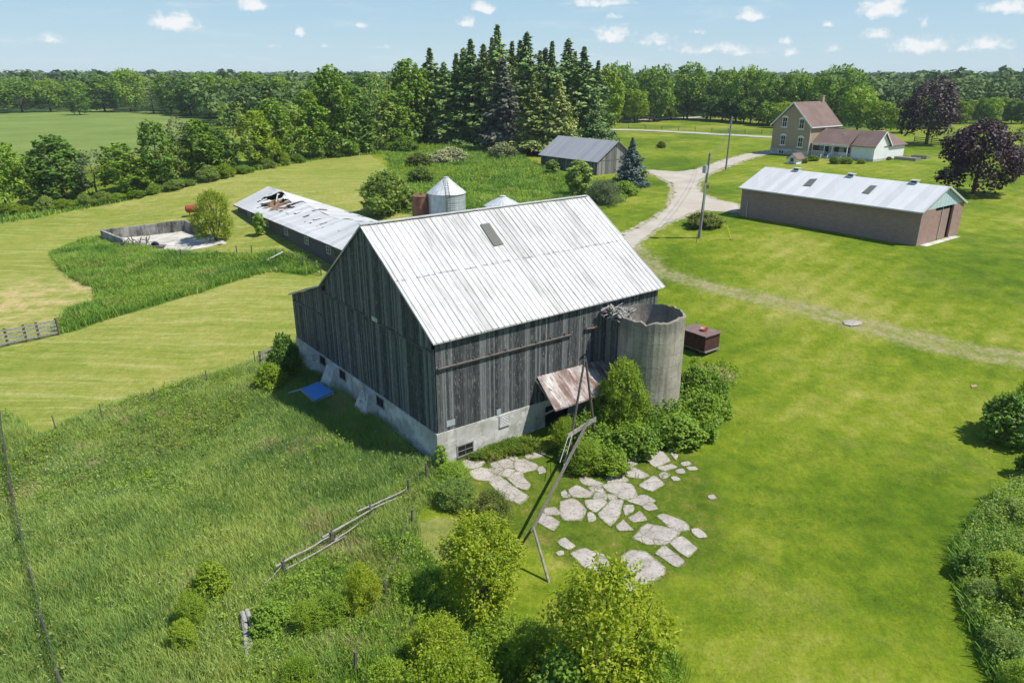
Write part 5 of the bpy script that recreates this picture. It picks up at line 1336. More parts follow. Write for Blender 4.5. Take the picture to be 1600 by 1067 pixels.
a = BF.hit(561, 523, (1, 0, 0), -.2); b = BF.hit(568, 590, (1, 0, 0), -.75)
o = thing('leaning_pole', 'thin pale pole leaning against the shaded barn gable', 'pole', BF.wld(b.x, b.y, 0), ROT); m = MB(); m.tube([Vector((0, 0, min(b.z, 1.2))), Vector((a.x - b.x, a.y - b.y, a.z))], .03, 6); m.build('rod', M['log_grey'], o)

# ------------------------------------------------------------------ fences
def post_line(name, label, pts, hs, wires=3, r=.05, mat='steel_post', cat='fence', wmat='wire', net=0, wr=.008):
    P = [G(*p) for p in pts]; b = P[0]; t = thing(name, label, cat, b)
    for i, p in enumerate(P):
        m = MB(); q = p - b; l = random.uniform(-.06, .06)
        m.tube([q - Vector((0, 0, .3)), q + Vector((l, l * .5, hs[i % len(hs)]))], r, 6); m.build('post', M[mat], t)
    m = MB()
    for k in range(wires):
        u = .25 + .7 * k / max(1, wires - 1)
        for i in range(len(P) - 1):
            a, c = P[i] - b, P[i + 1] - b; m.tube([a + Vector((0, 0, hs[i % len(hs)] * u)), a.lerp(c, .5) + Vector((0, 0, hs[i % len(hs)] * u - .04)), c + Vector((0, 0, hs[(i + 1) % len(hs)] * u))], wr, 3, False)
    if net:
        for i in range(len(P) - 1):
            a, c = P[i] - b, P[i + 1] - b; n = int((c - a).length / net)
            for j in range(1, n): q = a.lerp(c, j / n); m.tube([q + Vector((0, 0, .05)), q + Vector((0, 0, hs[0] * .95))], wr * .8, 3, False)
    m.build('wire', M[wmat], t)
post_line('wire_fence', 'dark woven wire fence running down the left edge of the tall grass', [(-12, 590), (2, 650), (12, 715), (24, 785), (38, 855), (56, 925), (76, 1000), (100, 1090)], [1.25], 7, .05, 'steel_post', net=.28, wr=.012)
post_line('wire_fence', 'thin wire fence of slim steel posts between mown hay and tall grass', [(90, 678), (162, 662), (246, 634), (326, 604), (400, 575)], [1.25, 1.35, 1.3], 3, .035)
post_line('wire_fence', 'wire fence on wooden posts from the concrete pen to the small gate', [(284, 407), (341, 403), (371, 398), (394, 400), (431, 402), (458, 410), (474, 419)], [1.3, .9, 1.1], 3, .06, 'pole_wood')
post_line('wire_fence', 'broken line of dark leaning posts in the brush right of the fallen rails', [(556, 1058), (604, 935), (644, 826), (640, 775), (668, 752)], [1.15, 1.0, 1.05, 1.0], 2, .07, 'pole_wood')
post_line('wire_fence', 'row of bushy fence posts along the far side of the farm lane', [(930 + i * 26, 199 + i * 1.05) for i in range(12)], [1.2], 4, .07, 'pole_wood', wr=.025)
def plank_fence(name, label, pts, h, rails, rmat='log_grey', w=.16, pw=.14):
    P = [G(*p) for p in pts]; b = P[0]; t = thing(name, label, 'gate' if 'gate' in name else 'fence', b)
    for p in P:
        m = MB(); q = p - b; m.box((q.x - pw / 2, q.y - pw / 2, q.z - .3), (q.x + pw / 2, q.y + pw / 2, q.z + h + .1)); m.build('post', M['pole_wood'], t)
    for k in range(rails):
        z = h * (.2 + .75 * k / (rails - 1)); m = MB()
        for i in range(len(P) - 1):
            o_ = Vector((0, -.1, 0)); m.beam(P[i] - b + Vector((0, 0, z)) + o_, P[i + 1] - b + Vector((0, 0, z + random.uniform(-.05, .05))) + o_, .04, w)
        m.build('rail', M[rmat], t)
plank_fence('plank_fence', 'grey four board plank fence standing at the end of the weedy strip', [(-40, 553), (-12, 546), (13, 540), (42, 534), (62, 530), (92, 523)], 1.35, 4)
plank_fence('field_gate', 'leaning pale wooden gate beside the dark bush at the barn corner', [(409, 578), (428, 570)], 1.35, 4)
plank_fence('field_gate', 'small rusty metal gate at the end of the wire fence near the barn roof', [(474, 418), (502, 431)], 1.2, 2, 'rust_rail', .08, .1)
plank_fence('plank_fence', 'low dark rail fence under the purple maple behind the garden beds', [(1428, 222), (1455, 224), (1480, 227), (1505, 231)], 1.2, 3, 'pole_wood')
g = G(430, 410); t = thing('loose_board', 'single white board propped up among the weeds by the wire fence', 'board', g); m = MB(); m.beam((-.9, -.3, .3), (.9, .3, 1.15), .3, .05); m.build('plank', M['white_trim'], t)

def log_thing(name, label, cat, segs, legs=()):
    b = segs[0][0]; t = thing(name, label, cat, b); rng = np.random.default_rng(len(segs))
    for a, c, r in segs:
        m = MB(); n = 6; P = [Vector(a).lerp(Vector(c), i / n) - b + Vector(rng.normal(size=3) * .012) for i in range(n + 1)]
        m.tube(P, [r * (1 - .35 * i / n) * rng.uniform(.88, 1.1) for i in range(n + 1)], 7); m.build('rail', M['log_grey'], t, smooth=True)
    for p in legs:
        for s in (-.12, .12):
            m = MB(); m.tube([p - b + Vector((s * .4, s, -.9)), p - b + Vector((-s * .2, s * .8, .22))], .045, 6); m.build('post', M['pole_wood'], t)
up = lambda px, py, z: G(px, py) + Vector((0, 0, z))
n0, n1, n2, n3, n4 = up(402, 926, .05), up(445, 898, .55), up(520, 853, .6), up(580, 813, .62), up(637, 780, .6)
log_thing('rail_fence', 'fallen split rail fence of grey poles crossing the tall grass', 'fence', [(n0, up(418, 915, .25), .05), (n1 - Vector((.3, .1, .05)), n2, .058), (n1 + Vector((.1, -.1, -.2)), n2 + Vector((.5, .2, -.25)), .048), (n2 - Vector((.4, .2, 0)), n3 + Vector((.2, .1, .05)), .06), (n2 + Vector((.1, 0, -.3)), n3 + Vector((0, 0, -.3)), .045), (n3 - Vector((.6, .2, 0)), n4, .055), (n3, n4 + Vector((-.1, -.1, -.25)), .045), (up(418, 915, .2), n1, .03)], [n1, n2, n3])
log_thing('log_heap', 'grey weathered logs dropped in the weeds in the lower left', 'logs', [(up(383, 975, .35), up(392, 1085, .15), .12), (up(388, 968, .5), up(404, 1010, .25), .10), (up(381, 972, .45), up(390, 1005, .3), .11), (up(392, 985, .3), up(399, 1080, .1), .08)])
# ------------------------------------------------------------------ trees
pt = plant_px
def row(name_row, group, items, cat='tree', nm='broadleaf_tree'):
    "items: (px, base y, top y, width px, prototype, material, adjective); labels count from the left"
    items = sorted(items)
    for i, (px, py, tp, w, pr, mt, adj) in enumerate(items):
        plant_px(nm, '%s %s %s, %s from the left' % (adj, cat, name_row, nth(i)), cat, pr, px, py, tp, w, mt, group)
R_ = random.Random(3)
BR = ['round1', 'round2', 'round3', 'tall1', 'tall2', 'tall3']
row('in the near hedgerow', 'near hedgerow trees', [
 (12, 331, 222, 75, 'round1', 'leaf_mid', 'bushy green'), (60, 322, 255, 60, 'round3', 'leaf_mid', 'low leafy'), (100, 313, 208, 82, 'tall1', 'leaf_dark', 'tall dark green'), (152, 308, 232, 55, 'airy1', 'leaf_grey', 'thin greyish half bare'),
 (198, 300, 222, 68, 'tall2', 'leaf_mid', 'leafy mid green'), (225, 296, 248, 50, 'round2', 'leaf_lime', 'short bright green'), (252, 290, 186, 58, 'tall3', 'leaf_dark', 'tall narrow dark green'), (286, 282, 180, 44, 'airy2', 'leaf_grey', 'slim grey stemmed'),
 (318, 276, 184, 62, 'tall1', 'leaf_mid', 'full green'), (345, 270, 200, 60, 'tall2', 'leaf_dark', 'dark green'), (372, 266, 158, 66, 'airy1', 'leaf_pale', 'pale airy'), (405, 262, 170, 52, 'tall3', 'leaf_lime', 'bright leafy'), (432, 256, 150, 62, 'tall1', 'leaf_mid', 'tall green'),
 (458, 252, 158, 56, 'airy2', 'leaf_pale', 'pale thin crowned'), (488, 248, 140, 62, 'tall2', 'leaf_mid', 'tall mid green'), (524, 244, 97, 70, 'tall1', 'leaf_mid', 'tallest green'), (556, 240, 128, 62, 'tall3', 'leaf_dark', 'dark upright'),
 (590, 236, 112, 64, 'airy1', 'leaf_pale', 'pale greyish'), (612, 232, 140, 60, 'tall2', 'leaf_mid', 'leafy green'), (640, 226, 88, 68, 'tall1', 'leaf_mid', 'high domed green'), (655, 224, 108, 56, 'tall3', 'leaf_lime', 'bright green'), (300, 279, 228, 46, 'round2', 'leaf_lime', 'short yellow-green'), (420, 258, 215, 52, 'round3', 'leaf_lime', 'low yellow-green'), (505, 246, 190, 55, 'round1', 'leaf_mid', 'low round green'), (575, 238, 185, 50, 'round2', 'leaf_pale', 'low pale')])
row('behind the pale pasture', 'far pasture tree line', [
 (x, y, tp, w, pr, mt, adj) for x, y, tp, w, pr, mt, adj in [
 (-10, 178, 126, 60, 'round1', 'leaf_mid', 'round green'), (35, 176, 122, 58, 'round2', 'leaf_dark', 'dark round'), (80, 175, 124, 52, 'round3', 'leaf_mid', 'leafy'), (125, 174, 126, 44, 'round1', 'leaf_mid', 'small green'), (165, 175, 118, 46, 'tall2', 'leaf_mid', 'upright green'),
 (205, 175, 108, 52, 'round2', 'leaf_mid', 'broad high crowned'), (240, 177, 122, 44, 'airy1', 'leaf_pale', 'pale thin'), (268, 178, 117, 46, 'round3', 'leaf_mid', 'green'), (298, 181, 122, 44, 'tall1', 'leaf_dark', 'dark'), (328, 184, 115, 58, 'round1', 'leaf_mid', 'wide domed'), (362, 186, 122, 46, 'round2', 'leaf_mid', 'mid green'),
 (402, 190, 114, 52, 'round3', 'leaf_mid', 'full crowned'), (440, 192, 119, 48, 'tall2', 'leaf_mid', 'upright leafy'), (470, 195, 126, 46, 'airy2', 'leaf_pale', 'faint airy'), (500, 197, 124, 48, 'round1', 'leaf_mid', 'round leafy'), (575, 200, 116, 50, 'round2', 'leaf_dark', 'dark crowned')]])
plant_px('broadleaf_tree', 'lone dark tree standing in the middle of the pale pasture', 'tree', 'round3', 125, 180, 147, 34, 'leaf_dark')
SPR = [(676, 222, 76, 52, 'spruce1'), (697, 226, 98, 44, 'spruce2'), (716, 224, 84, 50, 'spruce3'), (738, 226, 62, 56, 'spruce1'), (757, 223, 70, 48, 'spruce2'), (778, 227, 40, 56, 'spruce1'), (800, 224, 66, 50, 'spruce3'), (822, 230, 52, 54, 'spruce2'), (842, 226, 80, 46, 'spruce1'), (860, 234, 66, 52, 'spruce3'), (884, 226, 62, 50, 'spruce2'), (908, 232, 74, 58, 'spruce1'), (930, 228, 96, 44, 'spruce3'),
      (668, 216, 100, 46, 'spruce3'), (727, 214, 76, 46, 'spruce2'), (770, 213, 60, 46, 'spruce3'), (812, 214, 64, 48, 'spruce1'), (850, 214, 76, 46, 'spruce2'), (895, 216, 82, 46, 'spruce3'), (786, 236, 92, 50, 'spruce2'), (832, 241, 118, 48, 'spruce3')]
AD = ['tall dark', 'slender dark', 'dense dark', 'shaggy dark', 'ragged']
row('in the dark evergreen grove', 'grove evergreens', [(a, b, c, d * 1.55, e, ('needle_grey' if a in (786, 850) else 'needle_olive' if a in (832, 757, 800) else 'needle_dark'), ('greyish' if a in (786, 850) else 'olive tinted' if a in (832, 757, 800) else AD[i % 5])) for i, (a, b, c, d, e) in enumerate(SPR)], 'spruce', 'spruce')
plant_px('cedar_tree', 'broad olive green cedar standing just behind the grey board shed', 'cedar', 'cedar', 872, 243, 118, 66, 'needle_olive')
plant_px('cedar_tree', 'dark drooping cedar at the right edge of the evergreen grove', 'cedar', 'cedar', 925, 240, 140, 56, 'needle_dark')
plant_px('broadleaf_tree', 'yellow-green tree on the right flank of the evergreen grove', 'tree', 'tall1', 948, 205, 97, 48, 'leaf_lime')
plant_px('spruce', 'compact blue-grey spruce at the corner of the grey board shed', 'spruce', 'blue', 985, 291, 216, 56, 'needle_blue')
row('in the tree line across the road', 'trees across the road', [
 (968, 190, 100, 52, 'round1', 'leaf_dark', 'dark green'), (992, 192, 140, 40, 'round2', 'leaf_lime', 'low lime green'), (1022, 190, 103, 58, 'round2', 'leaf_mid', 'round crowned'), (1048, 188, 150, 36, 'round3', 'leaf_lime', 'short bright'), (1074, 187, 99, 60, 'round3', 'leaf_mid', 'high domed'), (1068, 186, 150, 40, 'round1', 'leaf_lime', 'low yellow-green'),
 (1104, 187, 118, 48, 'airy1', 'leaf_pale', 'thin pale'), (1128, 188, 108, 50, 'round1', 'leaf_mid', 'leafy'), (1150, 190, 126, 44, 'tall2', 'leaf_mid', 'upright green'), (1162, 191, 104, 46, 'round2', 'leaf_mid', 'full green'), (1185, 193, 110, 48, 'round3', 'leaf_dark', 'dark'), (1208, 195, 122, 46, 'tall3', 'leaf_mid', 'narrow green'),
 (1110, 189, 150, 46, 'round2', 'leaf_dark', 'low dark'), (1140, 191, 150, 48, 'round3', 'leaf_dark', 'low dark green'), (1172, 194, 152, 46, 'round1', 'leaf_mid', 'low green'), (1200, 197, 158, 44, 'round2', 'leaf_mid', 'low leafy'), (1234, 197, 112, 50, 'round1', 'leaf_mid', 'broad'), (1222, 200, 160, 42, 'round3', 'leaf_lime', 'short lime'), (1000, 184, 112, 44, 'tall1', 'leaf_mid', 'tall'), (1050, 182, 118, 44, 'airy2', 'leaf_pale', 'faint'), (1255, 196, 118, 44, 'tall1', 'leaf_dark', 'dark slim')])
row('behind the farmhouse', 'trees behind the farmhouse', [(1300, 202, 101, 92, 'big1', 'leaf_dark', 'huge dark'), (1275, 198, 120, 54, 'round2', 'leaf_mid', 'leafy'), (1338, 206, 138, 60, 'round1', 'leaf_mid', 'mid green'), (1372, 210, 158, 56, 'round3', 'leaf_lime', 'bright lime green'), (1408, 208, 168, 40, 'round2', 'leaf_lime', 'small bright')])
plant_px('purple_maple', 'taller round purple maple behind the white wing of the farmhouse', 'maple', 'maple1', 1447, 226, 124, 92, 'leaf_purple')
plant_px('purple_maple', 'wide spreading purple maple beside the brick machine shed', 'maple', 'maple2', 1520, 303, 190, 132, 'leaf_purple')
plant_px('broadleaf_tree', 'small green tree at the right edge behind the wide purple maple', 'tree', 'airy1', 1592, 245, 190, 34, 'leaf_mid')
plant_px('cedar_tree', 'narrow dark cedar at the right edge beside the wide purple maple', 'cedar', 'cedar', 1596, 272, 215, 26, 'needle_dark')
row('at the edge of the far right wood', 'far right wood edge', [(1420 + i * 16, 192 + (i % 3), 150 + R_.uniform(-6, 8), 26 + R_.uniform(-4, 6), BR[i % 6], ['leaf_mid', 'leaf_lime', 'leaf_pale', 'leaf_dark'][i % 4], ['small green', 'small bright', 'small pale', 'small dark'][i % 4]) for i in range(14)])

# ------------------------------------------------------------------ shrubs
def sh(label, px, py, tp, w, pr, mt, group=None, nm='shrub'): return plant_px(nm, label, 'shrub', pr, px, py, tp, w, mt, group, 'stem')
g1 = 'shrubs round the silo'
sh('tall bright leafy shrub growing against the front of the silo', 972, 668, 562, 74, 'fine1', 'leaf_lime', g1)
sh('light green shrub under the right leg of the pole frame', 916, 735, 692, 66, 'fine2', 'leaf_lime', g1)
sh('round dark green shrub at the middle foot of the silo', 996, 704, 668, 80, 'bush2', 'leaf_mid', g1)
sh('low broad shrub right of the silo foot next to the lawn', 1060, 690, 652, 84, 'bush1', 'leaf_mid', g1)
sh('outermost green shrub bulging onto the lawn right of the silo', 1102, 660, 618, 62, 'bush2', 'leaf_mid', g1)
sh('shrub squeezed between the silo and the dark red trailer', 1084, 612, 574, 50, 'bush1', 'leaf_mid', g1)
sh('small leafy shrub under the rusty canopy', 882, 704, 655, 46, 'fine2', 'leaf_lime', g1)
sh('dark shrub hiding the cow door behind the pole frame', 905, 690, 662, 44, 'bush2', 'leaf_mid', g1)
sh('shrub between the bright leafy shrub and the barn wall', 945, 660, 598, 56, 'fine2', 'leaf_mid', g1)
sh('low shrub at the lawn edge in front of the pole frame crossbar', 955, 738, 710, 56, 'bush2', 'leaf_lime', g1)
sh('dark bush in the shade of the far barn gable corner', 447, 592, 527, 52, 'bush2', 'leaf_dark')
sh('brighter bush just outside the barn shadow near the wooden gate', 425, 612, 570, 50, 'bush1', 'leaf_lime')
sh('small climbing weed bush at the near barn corner', 690, 738, 695, 22, 'sapling', 'leaf_mid')
g2 = 'foreground shrubs'
sh('big yellow-green shrub left of the end of the long beam', 752, 945, 808, 138, 'fine1', 'leaf_yellow', g2)
sh('big yellow-green shrub at the lower edge in front of the stone slabs', 945, 1098, 893, 185, 'fine1', 'leaf_yellow', g2)
sh('small bright yellow shrub right of the fallen rails', 567, 955, 888, 62, 'fine2', 'leaf_yellow', g2)
sh('tiny yellow-topped shrub below the fallen rails', 485, 995, 945, 58, 'fine2', 'leaf_lime', g2)
sh('wide green shrub below the left yellow-green shrub', 690, 1050, 975, 100, 'fine2', 'leaf_yellow', g2)
sh('green shrub filling the gap between the two big yellow-green shrubs', 830, 1045, 975, 80, 'fine1', 'leaf_lime', g2)
sh('dark leafy shrub at the bottom edge under the big right shrub', 880, 1140, 1030, 120, 'bush2', 'leaf_mid', g2)
sh('leafy shrub at the bottom edge left of the dark gap', 700, 1150, 1030, 150, 'fine2', 'leaf_yellow', g2)
sh('spreading green shrub beside the short leaning post', 612, 1110, 1035, 80, 'fine1', 'leaf_lime', g2)
sh('mid green shrub right of the grey logs', 470, 1085, 1035, 64, 'fine2', 'leaf_lime', g2)
sh('low shrub behind the grey logs', 425, 985, 945, 64, 'bush1', 'leaf_mid', g2)
sh('shrub between the fallen rails and the small bright yellow shrub', 520, 975, 930, 64, 'fine1', 'leaf_lime', g2)
sh('shrub at the bottom edge right of the big yellow-green shrub', 1010, 1140, 1050, 90, 'fine2', 'leaf_lime', g2)
sh('bright lime weed bush alone in the tall grass', 302, 985, 930, 50, 'fine2', 'leaf_lime', g2)
sh('second lime weed bush just below the first in the tall grass', 290, 1018, 970, 44, 'fine1', 'leaf_lime', g2)
sh('round green weed bush above the lime weed bushes', 332, 930, 882, 56, 'bush1', 'leaf_lime', g2)
sh('grey-green clump of weeds between tall grass and stone slabs', 768, 812, 772, 76, 'fine2', 'leaf_olive', g2)
sh('leafy clump of weeds at the lower corner of the barn', 706, 752, 726, 60, 'fine2', 'leaf_mid', g2)
sh('sprawling weed clump left of the stone slabs near the barn corner', 712, 790, 752, 70, 'fine2', 'leaf_pale', g2)
g3 = 'shrubs along the right edge'
sh('dark round shrub on the lawn at the right edge', 1574, 688, 622, 100, 'bush2', 'leaf_dark', g3)
sh('lighter upright shrub behind the dark round shrub', 1600, 672, 590, 60, 'fine1', 'leaf_lime', g3)
sh('small dark shrub at the very edge below the dark round shrub', 1608, 745, 698, 44, 'bush1', 'leaf_dark', g3)
sh('topmost shrub of the weedy bank', 1592, 818, 785, 70, 'fine2', 'leaf_pale', g3)
sh('dark leafy shrub poking out of the weedy bank onto the lawn', 1512, 900, 862, 50, 'bush2', 'leaf_dark', g3)
sh('shrub in the middle of the weedy bank', 1570, 905, 870, 74, 'fine1', 'leaf_lime', g3)
sh('pale shrub at the front of the weedy bank', 1534, 945, 910, 54, 'fine2', 'leaf_pale', g3)
sh('bright shrub at the picture edge in the weedy bank', 1600, 960, 890, 80, 'fine1', 'leaf_lime', g3)
sh('low green shrub near the bottom of the weedy bank', 1566, 1025, 990, 66, 'fine2', 'leaf_pale', g3)
sh('lowest shrub of the weedy bank', 1600, 1110, 1045, 84, 'fine1', 'leaf_lime', g3)
g4 = 'shrubs in the overgrown ground by the bins'
sh('pale willow-like bush left of the rusty tank', 606, 332, 270, 84, 'bush1', 'leaf_pale', g4); sh('white flowering bush near the grove, left one', 688, 257, 236, 44, 'bush2', 'leaf_white', g4); sh('larger white flowering bush near the grove, right one', 706, 255, 231, 50, 'bush1', 'leaf_white', g4)
sh('grey-green bush above the cone roof of the tall bin', 655, 262, 240, 42, 'bush1', 'leaf_olive', g4); sh('white flowering bush at the grove edge left of the grey shed', 785, 248, 224, 44, 'bush2', 'leaf_white', g4); sh('low pale bush between the flowering bushes and the tall bin', 660, 285, 262, 46, 'bush2', 'leaf_pale', g4)
sh('feathery pale young poplar in front of the grey shed', 905, 308, 250, 42, 'sapling', 'leaf_pale', g4); sh('short pale sapling at the left part of the grey shed wall', 862, 275, 250, 22, 'sapling', 'leaf_pale', g4); sh('blue-green willow bush in front of the blue spruce', 940, 322, 284, 62, 'fine2', 'leaf_grey', g4)
sh('low green bush at the right of the willow bush', 975, 305, 284, 44, 'bush1', 'leaf_mid', g4); sh('dark low bush under the evergreen grove', 632, 238, 215, 44, 'bush2', 'leaf_mid', g4)
sh('spreading juniper at the foot of the near utility pole', 1099, 354, 334, 62, 'bush2', 'leaf_olive'); sh('small round bush alone on the wide lawn beyond the driveway', 1033, 231, 221, 15, 'bush1', 'leaf_olive')
sh('yellow-green shrub between the concrete pen and the collapsed shed', 338, 376, 298, 66, 'fine1', 'leaf_yellow'); sh('slim sapling against the wall of the collapsed shed', 407, 368, 332, 18, 'sapling', 'leaf_mid')
g5 = 'garden shrubs in front of the farmhouse'
for i, (px, py, tp, w, mt, ad) in enumerate([(1254, 255, 245, 16, 'leaf_olive', 'small grey-green garden shrub beside the cellar hatch'), (1270, 252, 243, 18, 'leaf_lime', 'bright garden shrub left of the porch steps'), (1304, 256, 245, 18, 'leaf_mid', 'garden shrub just right of the porch steps'), (1322, 256, 246, 20, 'leaf_mid', 'garden shrub under the middle of the porch'), (1345, 256, 249, 14, 'leaf_lime', 'little garden shrub by the white wing corner'), (1389, 250, 245, 8, 'leaf_olive', 'tiny shrub against the sunlit white wall')]): sh(ad, px, py, tp, w, 'bush1', mt, g5)
g6 = 'hedgerow undergrowth'
for i in range(24):
    x = -10 + i * 28 + R_.uniform(-5, 5); y = np.interp(x, [0, 150, 250, 400, 500, 650], [336, 318, 299, 264, 246, 230]) + 2
    sh('low scrubby bush under the near hedgerow, %s from the left' % nth(i), x, y, y - R_.uniform(9, 24), R_.uniform(20, 36), R_.choice(['bush1', 'bush2']), R_.choice(['leaf_mid', 'leaf_lime', 'leaf_lime', 'leaf_mid', 'leaf_pale']), g6)

# ------------------------------------------------------------------ distant wood: one mass nobody could count
def far_wood():
    rng = np.random.default_rng(21); V = []; 
    ex = [P_FARFIELD, W([(930, 250), (940, 196), (1100, 182), (1250, 190), (1420, 190), (1700, 186), (1700, 300)]), P_GROVE]
    def scatter(r0, r1, n, hw, cards, leaf):
        a = rng.uniform(-.72, .72, n); r = np.sqrt(rng.uniform(r0 ** 2, r1 ** 2, n)); x = r * np.sin(a); y = r * np.cos(a)
        k = np.ones(n, bool)
        for p in ex: k &= sdf(p, x, y) > 4
        k &= ~((a > -.62) & (a < -.1) & (r < 205)) 
        x, y = x[k], y[k]; m = len(x)
        H = rng.uniform(.65, 1.3, m) * hw * (1.0 + .25 * vnoise(x * .01, y * .01, 3)); Wd = H * rng.uniform(.55, .85, m)
        z = T(x, y)
        d = rng.normal(size=(m, cards, 3)); d /= np.linalg.norm(d, axis=2, keepdims=True); d[:, :, 2] = np.abs(d[:, :, 2]) * 1.0 - .25
        # lumps: pull groups of leaves to a few lobes
        lob = rng.normal(size=(m, 7, 3)); lob /= np.linalg.norm(lob, axis=2, keepdims=True); lob[:, :, 2] = np.abs(lob[:, :, 2])
        li = rng.integers(0, 7, (m, cards)); l = np.take_along_axis(lob, li[:, :, None].repeat(3, 2), 1)
        p = l * .55 + d * rng.uniform(.4, .5, (m, cards, 1))
        c = np.empty((m, cards, 3)); c[..., 0] = x[:, None] + p[..., 0] * Wd[:, None] * .5; c[..., 1] = y[:, None] + p[..., 1] * Wd[:, None] * .5; c[..., 2] = z[:, None] + H[:, None] * (.48 + .5 * p[..., 2])
        nn = d * .7 + np.array([0, 0, .5]) + rng.normal(size=d.shape) * .3
        V.append(leafcards(c.reshape(-1, 3), nn.reshape(-1, 3), leaf, rng, .8))
    scatter(232, 420, 2600, 11, 70, 1.5)
    scatter(420, 900, 3000, 14, 42, 2.8)
    scatter(900, 3300, 5200, 17, 16, 8.0)
    v = np.concatenate(V); return v
n = NT('far_leaf'); p = n.pos()
f = n.math('ADD', n.math('MULTIPLY', n.noise(p, .035, 4, .6), .75), n.math('MULTIPLY', n.island(), .35))
col = n.ramp(f, [(.30, (.035, .075, .02)), (.48, (.072, .135, .03)), (.60, (.115, .185, .042)), (.75, (.165, .22, .07))])
M['far_leaf'] = n.pbr(col, .7, 0, None, .2, (.2, col))
v = far_wood(); me = npmesh('far_wood', v, quads(len(v) // 4)); tag(put('far_wood', me, M['far_leaf']), kind='stuff')

# ------------------------------------------------------------------ tall grass and weeds (uncountable)
def grass(name, poly, n, hgt, wid, lean, mat, per=6, spread=.14, seed=1, dens=None, grow=0., near=0.):
    rng = np.random.default_rng(seed); x, y = in_poly(poly, n, rng, grow, dens)
    # keep the barn's own footprint and walls clear
    lx = (x - BF.o.x) * BF.ex.x + (y - BF.o.y) * BF.ex.y; ly = (x - BF.o.x) * BF.ey.x + (y - BF.o.y) * BF.ey.y
    k = ~((lx > -.55) & (ly > -.3) & (lx < 18) & (ly < 21)); x, y = x[k], y[k]
    h = hgt * np.clip(.2 + 1.6 * fbm(x * .30, y * .30, seed + 40), .4, 1.7)
    v, q = blades(x, y, h, wid, lean, rng, per, spread)
    tag(put(name, npmesh(name, v, q), M[mat]), kind='stuff')
grass('tall_grass', P_MEAD, 62000, .66, .020, .55, 'grass_tall', 11, .17, 1)
rng_h = np.random.default_rng(77)
def heads():
    x, y = in_poly(P_MEAD, 42000, rng_h, 0, lambda x, y: np.clip((fbm(x * .18, y * .18, 81) - .40) * 4, .05, 1))
    lx = (x - BF.o.x) * BF.ex.x + (y - BF.o.y) * BF.ex.y; ly = (x - BF.o.x) * BF.ey.x + (y - BF.o.y) * BF.ey.y
    k = ~((lx > -.6) & (ly > -.5) & (lx < 18) & (ly < 21)); x, y = x[k], y[k]
    z = ground_z(x, y) + .66 * np.clip(.2 + 1.6 * fbm(x * .30, y * .30, 41), .4, 1.7) * rng_h.uniform(.75, 1.05, len(x))
    c = np.stack([x, y, z], -1); v = leafcards(c, rng_h.normal(size=c.shape) * .6 + np.array([.3, -.3, .6]), .11, rng_h, .28)
    tag(put('grass_heads', npmesh('grass_heads', v, quads(len(c))), M['seed_head']), kind='stuff')
plain('seed_head', (.30, .35, .15), (.22, .29, .11), .4, .9)
heads()
grass('weeds', P_WEED, 34000, .8, .045, .7, 'grass_weed', 7, .22, 2)
grass('rough_grass', P_BRUSH, 40000, .75, .07, .8, 'grass_weed', 6, .3, 3)
grass('bank_weeds', P_RIGHT, 14000, .7, .045, .8, 'grass_weed', 7, .16, 4)
P_VERGE = W([(-20, 352), (100, 333), (250, 302), (400, 268), (500, 249), (600, 240), (640, 226), (600, 232), (500, 238), (400, 256), (250, 288), (100, 312), (-20, 330)])
grass('verge_grass', P_VERGE, 20000, .8, .12, .8, 'grass_weed', 4, .3, 5)
P_FOOT = W([(735, 712), (800, 692), (860, 690), (880, 705), (830, 705), (780, 715), (745, 722)])
grass('wall_weeds', P_FOOT, 2200, .45, .05, .9, 'grass_verge', 6, .12, 6)
P_TRIM = W([(700, 720), (800, 688), (900, 690), (1060, 690), (1150, 740), (1140, 830), (1060, 920), (960, 950), (850, 880), (820, 860), (780, 800), (700, 760)])
def not_stone(x, y): return .25 + .5 * fbm(x * .8, y * .8, 77)
P_LAWN = W([(640, 830), (800, 790), (1000, 930), (1180, 700), (1100, 560), (1250, 600), (1500, 700), (1490, 930), (1600, 1110), (600, 1110)])
grass('lawn_grass', P_LAWN, 42000, .07, .02, .9, 'grass_verge', 4, .12, 8)
P_MTOP = W([(50, 700), (240, 622), (420, 564), (465, 590), (330, 690), (140, 770), (40, 770)])
leafweeds('edge_weeds', P_MTOP, 2600, .7, .11, 'leaf_lime', 16, 52, lambda x, y: np.clip((fbm(x * .35, y * .35, 97) - .42) * 6, .03, 1))
leafweeds('edge_weeds', P_MTOP, 1800, .7, .10, 'leaf_olive', 16, 53, lambda x, y: np.clip((fbm(x * .35, y * .35, 99) - .46) * 6, .03, 1))
leafweeds('edge_flowers', P_MTOP, 500, .75, .06, 'leaf_white', 10, 54, lambda x, y: np.clip((fbm(x * .3, y * .3, 101) - .55) * 12, 0, 1))

